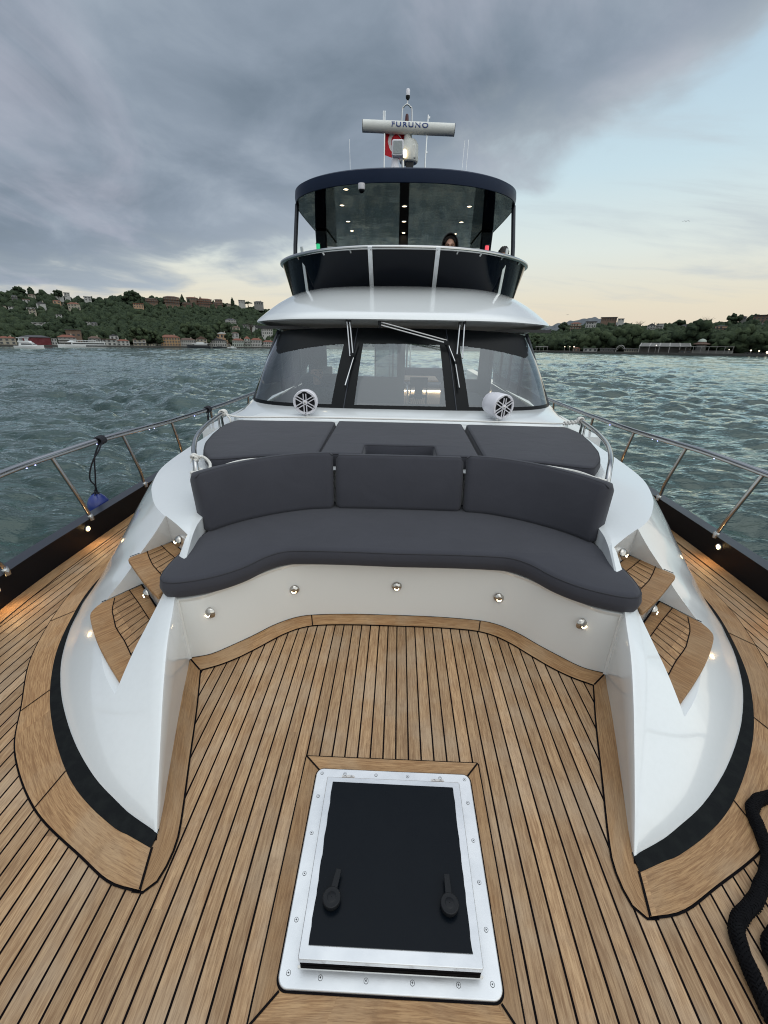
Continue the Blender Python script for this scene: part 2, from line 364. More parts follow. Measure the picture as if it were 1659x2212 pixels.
M['spot'] = mat('spot_lamp', (1, 0.85, 0.6), 0.4, emis=(1.0, 0.80, 0.52), es=9)
M['led'] = mat('blue_led', (.5, .55, 1), 0.4, emis=(.45, .50, 1.0), es=3.0)
M['green'] = mat('green_lamp', (0.01, 0.4, 0.15), 0.3, emis=(0.02, 0.6, 0.25), es=0.55)
M['red'] = mat('red_lamp', (0.6, 0.03, 0.05), 0.3, emis=(1.0, 0.12, 0.16), es=0.7)
M['fender'] = mat('fender_blue', (0.006, 0.02, 0.16), 0.35, coat=0.3, var=(8, 0.6, (0.01, 0.035, 0.24)))
M['fenderwhite'] = mat('fender_white', (0.7, 0.7, 0.7), 0.4)
M['frit'] = mat('black_frit', (0.004, 0.005, 0.006), 0.3, spec=0.12)
M['interior'] = mat('cabin_lining', (0.10, 0.105, 0.11), 0.6)
M['interior2'] = mat('cabin_dark', (0.025, 0.025, 0.028), 0.5)
M['wood'] = mat('cabin_wood', (0.30, 0.15, 0.07), 0.4)
M['skin'] = mat('skin', (0.42, 0.24, 0.17), 0.5)
M['hair'] = mat('dark_hair', (0.012, 0.010, 0.009), 0.7, bump=(80, 0.8, 0.01))
M['hood'] = mat('black_cloth', (0.010, 0.010, 0.012), 0.9)
M['sclera'] = mat('eye_white', (.20, .17, .16), .3)
M['eye'] = mat('eye_dark', (0.02, 0.012, 0.01), 0.2)
def glass_mat(name, tint, haze, rough=0.02, body=0.10):
    m = bpy.data.materials.new(name); m.use_nodes = True; t = m.node_tree; t.nodes.clear()
    o = N(t, 'ShaderNodeOutputMaterial'); tr = N(t, 'ShaderNodeBsdfTransparent'); tr.inputs[0].default_value = tuple(tint)+(1,)
    gl = N(t, 'ShaderNodeBsdfGlossy'); gl.inputs['Roughness'].default_value = rough; gl.inputs[0].default_value = (0.9, 0.95, 1, 1)
    df = N(t, 'ShaderNodeBsdfDiffuse'); df.inputs[0].default_value = (0.30, 0.34, 0.37, 1)  # grey diffuse share paints the veil of reflected sky onto the glass
    fr = N(t, 'ShaderNodeFresnel'); fr.inputs[0].default_value = 1.5
    f = math_n(t, 'ADD', math_n(t, 'MULTIPLY', fr.outputs[0], 1.4), haze, clamp=True)
    m0 = N(t, 'ShaderNodeMixShader'); m0.inputs[0].default_value = body; t.links.new(tr.outputs[0], m0.inputs[1]); t.links.new(df.outputs[0], m0.inputs[2])
    m1 = N(t, 'ShaderNodeMixShader'); t.links.new(f, m1.inputs[0]); t.links.new(m0.outputs[0], m1.inputs[1]); t.links.new(gl.outputs[0], m1.inputs[2])
    t.links.new(m1.outputs[0], o.inputs[0]); return m
M['glass'] = glass_mat('windscreen_glass', (0.86, 0.90, 0.91), 0.035, body=0.075)
M['sideglass'] = glass_mat('side_glass', (0.35, 0.42, 0.45), 0.10)
M['darkglass'] = glass_mat('tinted_glass', (0.25, 0.29, 0.31), 0.05)
# =================================================================== YACHT (fixed structure)
yacht = empty('motor_yacht', (0, 0, 0), 'white motor yacht seen from its own teak foredeck, with navy flybridge and hardtop', 'yacht')
# ---- hull and bulwark
EDGE = [(0, -2.7), (.55, -2.35), (1.15, -1.6), (1.66, -.6), (2.0, .35), (2.25, 1.15), (2.38, 1.75), (2.435, 2.3), (2.45, 2.9), (2.455, 3.6), (2.46, 4.4), (2.47, 6), (2.47, 9), (2.42, 13.5)]
edge = catmull(EDGE, 6)
full = mirror_pts([(x, y) for x, y in reversed(edge)][::-1])
full = [(x, y) for x, y in edge]+[(-x, y) for x, y in reversed(edge) if x > 1e-6]
d = MB(); d.add([(x, y, 0) for x, y in full], [tuple(range(len(full)))])
build('deck', d, M['deck'], yacht, smooth=0)
for sgn in (1, -1):
    def sec(x, y, nx, ny):                     # inner foot, inner top, cap inner, cap outer, outer, hull
        h = 0.20
        return [(x, y, -0.02), (x-nx*0.015+0, y-ny*0.015, h-0.012), (x-nx*0.02, y-ny*0.02, h), (x+nx*0.075, y+ny*0.075, h), (x+nx*0.09, y+ny*0.09, h-0.02), (x+nx*0.085, y+ny*0.085, -0.10)]
    rows = []; hull = []
    for i, (x, y) in enumerate(edge):
        a = edge[max(0, i-1)]; b = edge[min(len(edge)-1, i+1)]; tx, ty = b[0]-a[0], b[1]-a[1]; L = math.hypot(tx, ty); nx, ny = ty/L, -tx/L
        if i == 0: nx, ny = 0, -1
        s_ = sec(x, y, nx, ny); rows.append([(sgn*p[0], p[1], p[2]) for p in s_])
        xo, yo = x+nx*.085, y+ny*.085
        hull.append([(sgn*xo, yo, -.10), (sgn*max(0, xo-.12), yo+.02*(1-i/len(edge)), -.7), (sgn*max(0, xo*.86-.2), yo+.35*(1-i/len(edge)), -1.5), (sgn*max(0, xo*.5-.2), yo+.9*(1-i/len(edge)), -2.5)])
    m = MB(); m.grid([r[:3] for r in rows]); m.grid([r[3:] for r in rows]); build('bulwark', m, M['navy'], yacht, smooth=50)
    m = MB(); m.grid([r[2:4] for r in rows]); build('cap_rail', m, M['cap'], yacht, smooth=50)
    m = MB(); m.grid(hull); build('hull', m, M['white'], yacht, smooth=60)
# ---- margin boards
def ribbon(mb, pa, pb, z, width_uv=None, shift=0.0):
    """pa, pb: matched edge lines (plan); uv runs along the board"""
    L = 0; rows = []; uvs = []
    for i in range(len(pa)):
        if i: L += (math.dist(pa[i], pa[i-1])+math.dist(pb[i], pb[i-1]))/2
        w = math.dist(pa[i], pb[i])
        rows.append([(pa[i][0], pa[i][1], z), ((pa[i][0]+pb[i][0])/2, (pa[i][1]+pb[i][1])/2, z), (pb[i][0], pb[i][1], z)]); uvs.append([(L+shift, 0+shift*.37), (L+shift, w/2+shift*.37), (L+shift, w+shift*.37)])
    mb.grid(rows, uvs)
def offset(pts, d):
    out_ = []
    for i, p in enumerate(pts):
        a = pts[max(0, i-1)]; b = pts[min(len(pts)-1, i+1)]; tx, ty = b[0]-a[0], b[1]-a[1]; L = math.hypot(tx, ty) or 1
        out_.append((p[0]+ty/L*d, p[1]-tx/L*d))
    return out_
def line_strip(mb, pts, w, z):
    a = offset(pts, w/2); b = offset(pts, -w/2); mb.grid([[(p[0], p[1], z), (q[0], q[1], z)] for p, q in zip(a, b)])
WB = [(.815, .842), (.92, .885), (1.035, .94), (1.26, 1.095), (1.48, 1.285), (1.67, 1.51), (1.835, 1.78), (1.975, 2.12), (2.04, 2.4), (2.08, 2.8), (2.10, 3.4), (2.10, 5.0)]
KB = [(.80, .79), (.90, .825), (.985, .855), (1.235, .99), (1.475, 1.20), (1.668, 1.42), (1.855, 1.71), (2.0, 2.08), (2.065, 2.4), (2.10, 2.8), (2.115, 3.4), (2.115, 5.0)]
OB = [(.775, .686), (.88, .705), (1.01, .765), (1.285, .905), (1.54, 1.115), (1.70, 1.335), (1.905, 1.64), (2.07, 2.05), (2.15, 2.4), (2.185, 2.8), (2.20, 3.4), (2.20, 5.0)]
FOOT = [(.80, .82), (.845, .93), (.92, 1.15), (1.0, 1.40), (1.08, 1.666)]
KING = [(.735, .70), (.726, .80), (.745, .88), (.825, 1.12), (.905, 1.36), (.988, 1.585)]
RIS = [(0, 2.083), (.25, 2.08), (.48, 2.062), (.60, 2.03), (.71, 1.955), (.80, 1.86), (.89, 1.775), (.98, 1.70), (1.08, 1.666)]
RISI = [(0, 1.985), (.25, 1.983), (.45, 1.968), (.555, 1.935), (.645, 1.87), (.735, 1.775), (.82, 1.69), (.90, 1.63), (.988, 1.585)]
n_ = 168
WBs, KBs, OBs = (resample(catmull(k, 8), n_) for k in (WB, KB, OB))
for i_ in range(n_):                            # the sealant narrows towards the side deck
    f_ = .15+.60*min(1, max(0, (i_-10)/50)); q_ = min(WBs, key=lambda w: math.dist(w, KBs[i_])); KBs[i_] = (KBs[i_][0]+(q_[0]-KBs[i_][0])*f_, KBs[i_][1]+(q_[1]-KBs[i_][1])*f_)
WBn = [min(WBs, key=lambda w: math.dist(w, k_)) for k_ in KBs]
def close_pts(a, b, n=6, bulge=0):            # straight run between two points
    return [(a[0]+(b[0]-a[0])*t/n, a[1]+(b[1]-a[1])*t/n) for t in range(n+1)]
for sgn in (1, -1):
    f = lambda P: [(sgn*p[0], p[1]) for p in P]
    cau = MB()
    ZC, ZB = 0.003, 0.0065
    # outer horseshoe board
    m = MB(); ribbon(m, f(KBs), f(OBs), ZB, shift=2.3+sgn); build('margin_board', m, M['board'], yacht, smooth=0)
    line_strip(cau, f(OBs), 0.013, ZC)
    # sealant between board and moulding
    wj = [(p[0]-.012+random.uniform(-.0025, .0025), p[1]+.012+random.uniform(-.0025, .0025)) for p in WBn]
    m = MB(); m.grid([[(sgn*(p[0]-.0), p[1], .012), (sgn*q[0], q[1], .0075)] for p, q in zip(wj, KBs)]); build('sealant', m, M['rubber'], yacht, smooth=50)
    # inner king board along the moulding, rounded nose
    F2 = resample(FOOT, 24); K2 = resample(catmull([(.765, .684), (.745, .695), (.731, .735), (.728, .80)]+KING[2:], 6), 24)
    m = MB(); ribbon(m, f([(.800, .79)]+F2), f([(.770, .684)]+K2), ZB, shift=5.1+sgn*.4); build('margin_board', m, M['board'], yacht, smooth=0)
    line_strip(cau, f([(.80, .686)]+[(p[0], p[1]) for p in K2]), 0.012, ZC)
    line_strip(cau, f(F2), 0.010, 0.0075)
    line_strip(cau, f([(.775, .687), (.800, .80)]), 0.008, 0.0085)
    # aft sole board (half)
    R2 = resample(catmull(RIS, 6), 40); I2 = resample(catmull(RISI, 6), 40)
    m = MB(); ribbon(m, f(R2), f(I2), ZB+.0006, shift=8.4+sgn*.6); build('margin_board', m, M['board'], yacht, smooth=0)
    line_strip(cau, f(I2), 0.009, ZC); line_strip(cau, f(R2), 0.010, 0.008)
    line_strip(cau, f([(1.08, 1.666), (.988, 1.585)]), .007, .0085); line_strip(cau, f([(.51, 2.055), (.485, 1.96)]), .006, .0085)
    for i_ in (19, 38, 62, 91): line_strip(cau, f([KBs[i_], OBs[i_]]), .005, .0085)
    # margin plank along the bulwark
    e2 = [p for p in edge if p[1] > .2]; in1 = offset(e2, -.004); in2 = offset(e2, -.095)
    m = MB(); ribbon(m, f(in1), f(in2), 0.0045, shift=11+sgn); build('margin_board', m, M['board'], yacht, smooth=0)
    line_strip(cau, f(in2), .009, .003)
    build('caulking', cau, M['caulk'], yacht, smooth=0)
# ---- moulded coachroof with the two forward horns
RT = [(.815, .845, .012), (.845, .93, .085), (.862, .98, .115), (.905, 1.10, .185), (.955, 1.24, .262), (1.015, 1.41, .335), (1.07, 1.58, .375), (1.105, 1.70, .405), (1.135, 1.84, .465), (1.155, 1.97, .545), (1.24, 2.07, .572), (1.353, 2.17, .582), (1.49, 2.31, .588), (1.60, 2.47, .596), (1.70, 2.66, .605), (1.80, 2.98, .62), (1.84, 3.4, .63), (1.86, 4.0, .64), (1.87, 4.33, .65)]
RI = [(.802, .84, .012), (.83, .93, .085), (.848, .98, .115), (.890, 1.10, .185), (.938, 1.24, .262), (.995, 1.41, .335), (1.045, 1.57, .375), (1.08, 1.68, .405), (1.105, 1.82, .465), (1.12, 1.96, .545), (1.135, 2.05, .572), (1.15, 2.15, .582), (1.15, 2.28, .588), (1.10, 2.46, .596), (.98, 2.62, .605), (.70, 2.78, .62), (.35, 2.83, .63), (.12, 2.84, .64), (0, 2.84, .66)]
BT = [(.815, .842), (.92, .885), (1.0, .925), (1.16, 1.02), (1.345, 1.165), (1.53, 1.345), (1.66, 1.50), (1.76, 1.645), (1.865, 1.84), (1.93, 2.0), (1.975, 2.12), (2.02, 2.30), (2.045, 2.42), (2.065, 2.60), (2.08, 2.8), (2.095, 3.1), (2.10, 3.5), (2.10, 4.0), (2.10, 4.33)]
K = 5
T3 = catmull(RT, K); I3 = catmull(RI, K); B3 = catmull([(p[0], p[1], 0) for p in BT], K)
def horn(sgn):
    m = MB(); rings = []
    for t, i_, b in zip(T3, I3, B3):
        sec = [(i_[0], i_[1], -.03), (i_[0]-.0, i_[1], i_[2]*.5), (i_[0], i_[1], max(.003, i_[2]-.012)), ((i_[0]*.75+t[0]*.25), (i_[1]*.75+t[1]*.25), i_[2]), (t[0], t[1], t[2])]
        for s_ in (.12, .25, .4, .55, .7, .82, .91, .965):
            k_ = 4*s_*(1-s_)
            bul = .022+.058*min(1, max(0, (t[1]-2.0)/.8))
            x = t[0]+(b[0]-t[0])*s_; y = t[1]+(b[1]-t[1])*s_; z = t[2]*(1-s_)
            h = math.hypot(b[0]-t[0], b[1]-t[1])
            ox, oy = (b[0]-t[0])/(h+1e-6), (b[1]-t[1])/(h+1e-6)
            e_ = k_*bul*min(1, t[2]/.3)*(0.7+.6*s_)
            sec.append((x+ox*e_*.5, y+oy*e_*.5, z+e_*.75))
        sec += [(b[0], b[1], .0), (b[0]-.01, b[1], -.03)]
        rings.append([(sgn*p[0], p[1], p[2]) for p in sec])
    n = len(rings[0]); vs = [p for r in rings for p in r]; fs = []
    for a in range(len(rings)-1):
        for k in range(n): k2 = (k+1) % n; fs.append((a*n+k, a*n+k2, (a+1)*n+k2, (a+1)*n+k))
    fs.append(tuple(range(n))); fs.append(tuple((len(rings)-1)*n+k for k in range(n)))
    m.add(vs, fs); return m
def frust(poly0, z0, poly1, z1): m = MB(); m.prism(poly0, z0, z1, poly1); return m
INN = (1.172, 1.28)
UP0 = [(1.395, 2.245), (1.152, 2.025), (1.172, 1.63), (1.24, 1.60), (1.75, 1.69)]
UP1 = [(1.345, 2.155), (1.150, 1.985), (1.172, 1.60), (1.24, 1.58), (1.72, 1.60)]
LO0 = [(1.512, 2.052), (1.168, 1.70), (1.180, 1.27), (1.24, 1.10), (1.80, 1.35), (1.80, 1.585)]
def bool_cut(o, cutter):
    md = o.modifiers.new('cut', 'BOOLEAN'); md.operation = 'DIFFERENCE'; md.object = cutter; md.solver = 'EXACT'
    bpy.context.view_layer.update(); dg = bpy.context.evaluated_depsgraph_get()
    me = bpy.data.meshes.new_from_object(o.evaluated_get(dg)); o.modifiers.clear(); old = o.data; o.data = me
    me.set_sharp_from_angle(angle=math.radians(32))
for sgn in (1, -1):
    h = build('coachroof', horn(sgn), M['white'], yacht, smooth=32, weld=1e-5)
    f = lambda P: [(sgn*p[0], p[1]) for p in P]
    for c_ in (frust(f(UP0), .365, f([(x, y+0) for x, y in UP1]), .70), frust(f(LO0), .175, f([(LO0[0][0], LO0[0][1]), LO0[1], (1.178, 1.25), (1.24, 1.05), (1.80, 1.30), (1.80, 1.585)]), .60)):
        c = build('cutter', c_, M['white'], yacht, smooth=0); bool_cut(h, c); bpy.data.objects.remove(c)
# ---- teak treads
def tread(sgn, outer, back, inner, z, arc, bseam, planks, label):
    """outer: curved front edge from the outside corner to the tip; back: rear edge; all plan points"""
    f = lambda P: [(sgn*p[0], p[1]) for p in P]
    t_ = MB(); poly = f(outer)+f(inner)+f(back)
    t_.prism(poly, z-.024, z)
    uv = {}
    o = build('step_tread', t_, M['tread'], yacht, smooth=30, bevel=.005)
    me = o.data; l = me.uv_layers.new(name='UVMap')
    for p in me.polygons:
        for li in p.loop_indices:
            v = me.vertices[me.loops[li].vertex_index].co; a = math.radians(-50*sgn); l.data[li].uv = (v.x*math.cos(a)+v.y*math.sin(a), -v.x*math.sin(a)+v.y*math.cos(a))
    # inner panel of narrow planks, a shade apart, with caulked seams
    a_ = resample(arc, 14); b_ = resample(bseam, 14)
    pm = MB(); pm.grid([[(sgn*p[0], p[1], z+.0012), (sgn*q[0], q[1], z+.0012)] for p, q in zip(a_, b_)], [[(math.dist(p, q)+k*.0, k*.017), (0, k*.017)] for k, (p, q) in enumerate(zip(a_, b_))])
    build('tread_planks', pm, M['board'], o, smooth=0)
    c = MB(); line_strip(c, f(a_), .0048, z+.0028); line_strip(c, f(b_), .0048, z+.0028)
    for k in range(1, planks):
        s_ = k/planks; p = resample(arc, planks+1)[k]; q = resample(bseam, planks+1)[k]
        line_strip(c, f([p, q]), .0036, z+.0034)
    line_strip(c, f(close_pts(outer[0], back[-1], 2)), .008, z+.0022); line_strip(c, f(back), .009, z+.0022)
    build('caulking', c, M['caulk'], o, smooth=0)
for sgn in (1, -1):
    lo_out = catmull([(1.632, 1.862), (1.636, 1.80), (1.61, 1.735), (1.475, 1.58), (1.33, 1.44), (1.192, 1.318)], 5)
    tread(sgn, lo_out, [(1.182, 1.705), (1.512, 2.045)], [(1.184, 1.33)], .195,
          [(1.585, 1.905), (1.53, 1.795), (1.42, 1.655), (1.315, 1.56), (1.215, 1.455), (1.188, 1.43)], [(1.552, 1.985), (1.42, 1.86), (1.30, 1.74), (1.20, 1.64), (1.19, 1.60)], 10, 'lower')
    up_out = catmull([(1.535, 2.040), (1.528, 2.01), (1.49, 1.97), (1.32, 1.80), (1.178, 1.675)], 5)
    tread(sgn, up_out, [(1.158, 2.025), (1.392, 2.238)], [(1.172, 1.69)], .385,
          [(1.475, 2.11), (1.42, 2.035), (1.354, 1.955), (1.255, 1.86), (1.178, 1.80)], [(1.43, 2.185), (1.34, 2.10), (1.26, 2.03), (1.20, 1.97), (1.168, 1.935)], 7, 'upper')
# ---- chrome courtesy lights
def courtesy(c, nrm, r=.032):
    A = Vector(nrm).normalized()
    m = MB(); m.lathe([(r, 0), (r*.98, .004), (r*.86, .010), (r*.62, .017), (r*.50, .019)], c, A, 28, cap=False); o = build('courtesy_light', m, M['chrome'], yacht, smooth=50)
    g = MB(); g.lathe([(r*.52, .0175), (r*.46, .0185), (r*.2, .0190), (.001, .0190)], c, A, 20, cap=False); build('reflector', g, M['chrome'], o, smooth=50)
    e = MB(); cc = Vector(c)+A*.0198; dn = Vector((0, 0, -1)); dn = (dn-A*dn.dot(A)).normalized(); sd_ = A.cross(dn)
    pts = [cc+(dn*math.cos(a)+sd_*math.sin(a))*r*.44 for a in np.linspace(-1.25, 1.25, 10)]
    e.tube(pts, r*.055, 6); build('lamp_strip', e, M['spot'], o)
# ---- seat base
rp = resample(catmull(RIS, 6), 46)
m = MB(); poly = [(x, y) for x, y in rp]+[(1.16, 1.80), (1.19, 2.3), (1.05, 2.6), (.7, 2.86), (0, 2.88)]
poly = poly+[(-x, y) for x, y in reversed(poly[1:-1])]
m.prism(poly, -.01, .375); build('seat_base', m, M['cockpit'], yacht, smooth=30, bevel=.012)
m = MB()
for sgn in (1, -1):     # the shelf lip under the cushion and the soft corner joint
    lip = offset(rp, .012); m.grid([[(sgn*a[0], a[1], .356), (sgn*b[0], b[1], .380), (sgn*a[0], a[1]+.03, .382)] for a, b in zip(rp, lip)])
    m.tube([(sgn*1.074, 1.662, z) for z in (0, .1, .2, .3, .37)], .009, 8)
build('seat_lip', m, M['cockpit'], yacht, smooth=60)
for x, nx, y, z in ((-.596, -.15, 2.034, .205), (.002, 0, 2.083, .216), (.593, .15, 2.034, .195), (-.955, .35, 1.722, .262), (.935, -.35, 1.735, .262)):
    courtesy((x, y-.002, z), (-nx*.6 if abs(x) < .7 else -nx, -1, .02), .034 if abs(x) > .7 else .031)
for sgn in (1, -1):
    courtesy((sgn*1.262, 2.092, .47), (sgn*.66, -.75, .35), .034); courtesy((sgn*1.36, 1.862, .262), (sgn*.7, -.7, 0), .030)
# ---- plinth under the sunpads and the white band below the windscreen
def plinth():
    h = [(0, 2.86), (.45, 2.85), (.8, 2.78), (1.12, 2.62), (1.28, 2.58), (1.46, 2.88), (1.58, 3.3), (1.65, 3.75), (1.68, 4.1), (1.70, 4.34)]
    top = [(x, y, .700) for x, y in h]; m = MB(); rows = []
    for sgn in (1, -1):
        m.grid([[(sgn*(x+.05*(x > 0)), y-.03, .55), (sgn*(x+.012*(x > 0)), y-.008, .685), (sgn*x, y, z), (0, max(y, 2.86), z+.004)] for x, y, z in top])
    return m
build('coachroof', plinth(), M['nonskid'], yacht, smooth=40, weld=1e-4)
WBOT = [(0, 4.36, .852), (.6, 4.39, .848), (1.15, 4.48, .842), (1.45, 4.60, .84), (1.62, 4.74, .842), (1.70, 4.90, .845)]
WTOP = [(0, 5.06, 1.622), (.5, 5.07, 1.622), (1.0, 5.12, 1.605), (1.25, 5.18, 1.59), (1.40, 5.27, 1.572), (1.47, 5.38, 1.56)]
CLOW = [(0, 4.0, .735), (.6, 4.0, .735), (1.15, 4.02, .73), (1.50, 4.10, .72), (1.74, 4.35, .70), (1.84, 4.85, .68)]
def half_to_full(c, n): p = resample(catmull(c, 8), n); return [(-q[0],)+tuple(q[1:]) for q in reversed(p[1:])]+p
def blend(a, b, t, bul=0): return tuple(a[k]+(b[k]-a[k])*t for k in range(3))
wb = half_to_full(WBOT, 170); wt = half_to_full(WTOP, 170); cl = half_to_full(CLOW, 170)
m = MB(); m.grid([[cl[i], (cl[i][0], cl[i][1]+.02, cl[i][2]+.045), (blend(cl[i], wb[i], .55)[0], blend(cl[i], wb[i], .55)[1], blend(cl[i], wb[i], .55)[2]+.022), (wb[i][0], wb[i][1]-.02, wb[i][2]+.004), (wb[i][0], wb[i][1]+.05, wb[i][2]-.004)] for i in range(len(cl))])
build('windscreen_base', m, M['white'], yacht, smooth=60)
# ---- windscreen: one curved surface, glass and black border
NU, NV = len(wb), 150
def wpt(i, j):
    t = j/NV; p = blend(wb[i], wt[i], t); bow = .035*math.sin(math.pi*t); return (p[0]*(1+.006*math.sin(math.pi*t)), p[1]-bow, p[2])
def seamx(t): return .585+(.49-.585)*t
def fritted(x, t, ax):
    s_ = seamx(t)
    if ax < s_: inner = s_-ax; side = False
    else: inner = ax-s_; side = True
    if inner < (.085 if not side else .115)+(.02*(1-t)): return True
    if t < .045: return True
    if ax < s_: return t > .80-.02*abs(ax)
    e = (ax-s_)/(1.44-.02*t-s_)
    if e > 1: return t > .965-.0*e
    lim = .795-.03*e-.11*max(0, e)**2.2+(.25*max(0, e-.93)/.07 if e > .93 else 0)**2
    xe = 1.43-.05*t
    if t > lim: return True
    return False
gl = {'l': [], 'c': [], 'r': []}; fr_ = []
pts = [wpt(i, j) for i in range(NU) for j in range(NV+1)]
for i in range(NU-1):
    for j in range(NV):
        q = (i*(NV+1)+j, (i+1)*(NV+1)+j, (i+1)*(NV+1)+j+1, i*(NV+1)+j+1)
        cx = sum(pts[k][0] for k in q)/4; t = (j+.5)/NV; ax = abs(cx)
        if fritted(cx, t, ax): fr_.append(q)
        else: gl['c' if ax < seamx(t) else ('r' if cx > 0 else 'l')].append(q)
for k in 'lcr':
    m = MB(); m.add(pts, gl[k]); build('windscreen_pane', m, M['glass'], yacht, smooth=60, fixn=False)
m = MB(); m.add([(p[0], p[1]-.002, p[2]) for p in pts], fr_); build('windscreen_border', m, M['frit'], yacht, smooth=60, fixn=False)
for sgn in (1, -1):
    m = MB(); P = [];
    for j in range(0, NV+1, 10):
        t = j/NV; x = seamx(t); i = min(range(NU), key=lambda a: abs(pts[a*(NV+1)+j][0]-sgn*x)); p = pts[i*(NV+1)+j]; P.append((sgn*x, p[1]-.006, p[2]))
    m.tube(P, .006, 6); build('windscreen_seam', m, M['cap'], yacht)
# corner pillars, side windows and wheelhouse
for sgn in (1, -1):
    m = MB(); A = [(wb[-1][0]+.0, wb[-1][1]-.01, wb[-1][2]), (wt[-1][0]+.0, wt[-1][1]-.01, wt[-1][2])]
    m.tube([(sgn*A[0][0], A[0][1], A[0][2]-.02), (sgn*(A[0][0]+A[1][0])/2, (A[0][1]+A[1][1])/2, (A[0][2]+A[1][2])/2), (sgn*A[1][0], A[1][1], A[1][2]+.02)], .016, 8); build('pillar', m, M['cap'], yacht)
    m = MB(); m.grid([[(sgn*1.70, 4.92, .70), (sgn*1.705, 4.92, .85), (sgn*1.475, 5.40, 1.56)], [(sgn*1.86, 6.2, .70), (sgn*1.84, 6.2, .85), (sgn*1.66, 6.3, 1.60)], [(sgn*1.92, 9.0, .62), (sgn*1.90, 9.0, .85), (sgn*1.74, 9.0, 1.60)]])
    mm = MB(); mm.v = m.v; mm.f = [m.f[i] for i in (1, 3)]; build('side_window', mm, M['sideglass'], yacht, fixn=False)
    mm = MB(); mm.v = m.v; mm.f = [m.f[i] for i in (0, 2)]; build('cabin_side', mm, M['white'], yacht)
    m = MB(); m.grid([[(sgn*1.87, 4.9, .655), (sgn*1.70, 4.9, .70)], [(sgn*1.9, 9, .655), (sgn*1.9, 9, .64)]]); m.box(*( (sgn*2.09 if sgn < 0 else 1.9), 4.33, .0, (-1.9 if sgn < 0 else 2.09), 12.5, .62)); build('cabin_side', m, M['white'], yacht, smooth=0)
    for y, w in ((5.9, .05), (6.75, .05), (7.6, .06), (8.9, .08)):
        m = MB()
        x0 = 1.70+(y-4.9)*.05; x1 = 1.475+(y-5.4)*.08+.06
        m.obox((sgn*(x0+x1)/2*.985, y+.1, 1.21), .03, w, .82, (1, 0, 0), (sgn*(x1-x0), 0, .75)); build('window_post', m, M['interior2'], yacht, smooth=0)
# interior: sole, deckhead, dash, after bulkhead with the open door
m = MB(); m.box(-1.85, 4.9, -.62, 1.85, 9.0, -.6); build('cabin_floor', m, M['wood'], yacht, smooth=0)
m = MB(); m.box(-1.72, 5.3, 1.60, 1.72, 9.0, 1.63); build('cabin_deckhead', m, M['interior2'], yacht, smooth=0)
m = MB(); m.prism([(-1.6, 4.9), (-1.5, 4.7), (0, 4.46), (1.5, 4.7), (1.6, 4.9), (1.6, 5.1), (-1.6, 5.1)], .60, .80); build('dashboard', m, M['interior2'], yacht, bevel=.02)
m = MB(); m.box(-1.88, 9.0, -.6, -.50, 9.04, .72); m.box(-1.88, 9.0, .72, -1.50, 9.04, 1.6); m.box(-.52, 9.0, .72, -.5, 9.04, 1.6); m.box(-.06, 9.0, -.6, .10, 9.04, 1.6); m.box(-.52, 9.0, 1.38, .9, 9.04, 1.6); m.box(.86, 9.0, -.6, 1.88, 9.04, .7)
m.box(.86, 9.0, -.6, 1.1, 9.04, 1.6); m.box(-1.5, 9, 1.35, -.5, 9.04, 1.6); m.box(-.5, 9, -.6, -.06, 9.04, .72); m.box(1.6, 9, .7, 1.88, 9.04, 1.6); m.box(1.1, 9, 1.35, 1.6, 9.04, 1.6)
build('aft_bulkhead', m, M['interior'], yacht, smooth=0)
m = MB(); m.add([(-.5, 9.02, .72), (-.06, 9.02, .72), (-.06, 9.02, 1.38), (-.5, 9.02, 1.38)], [(0, 1, 2, 3)]); build('sliding_door_pane', m, M['darkglass'], yacht, smooth=0, fixn=False)
m = MB(); m.box(-1.5, 6.6, -.6, -.9, 8.4, .55); m.box(-1.5, 6.6, .55, -1.3, 8.4, .95); build('cabin_cabinet', m, M['interior'], yacht, smooth=0)
m = MB(); m.box(.95, 6.2, -.6, 1.55, 8.6, .5); build('cabin_cabinet', m, M['interior'], yacht, smooth=0, bevel=.03)
m = MB(); m.box(-1.35, 5.75, -.6, -.85, 6.2, .45); m.box(-1.35, 6.15, .45, -.85, 6.27, 1.02); build('helm_seat', m, M['interior2'], yacht, bevel=.05)
m = MB(); m.tube([(-1.1+.17*math.cos(a), 5.30-.03*math.sin(a), .92+.17*math.sin(a)) for a in np.linspace(0, 2*math.pi, 25)], .012, 6); m.tube([(-1.1, 5.1, .80), (-1.1, 5.3, .92)], .02, 6); build('steering_wheel', m, M['interior2'], yacht)
for x, y in ((-1.1, 6.0), (-.86, 6.6), (.86, 6.4), (.62, 7.3), (.1, 7.6), (-.25, 7.3), (1.05, 7.4)):
    m = MB(); m.lathe([(.028, 0), (.03, -.006), (.001, -.007)], (x, y, 1.598), (0, 0, 1), 12, cap=False); build('cabin_spotlight', m, M['spot'], yacht)
# aft deck seen through the door
m = MB(); m.box(-2.3, 9.04, -.30, 2.3, 13.2, -.27); build('aft_deck', m, M['deck'], yacht, smooth=0)
for sgn in (1, -1):
    m = MB(); m.tube([(sgn*.22, 9.6, .1), (sgn*.20, 12.9, .35), (sgn*.20, 12.9, 1.25)], .025, 6); m.tube([(sgn*.30, 12.95, -.3), (sgn*.30, 12.95, 1.3)], .02, 6); build('stern_handrail', m, M['steel'], yacht)
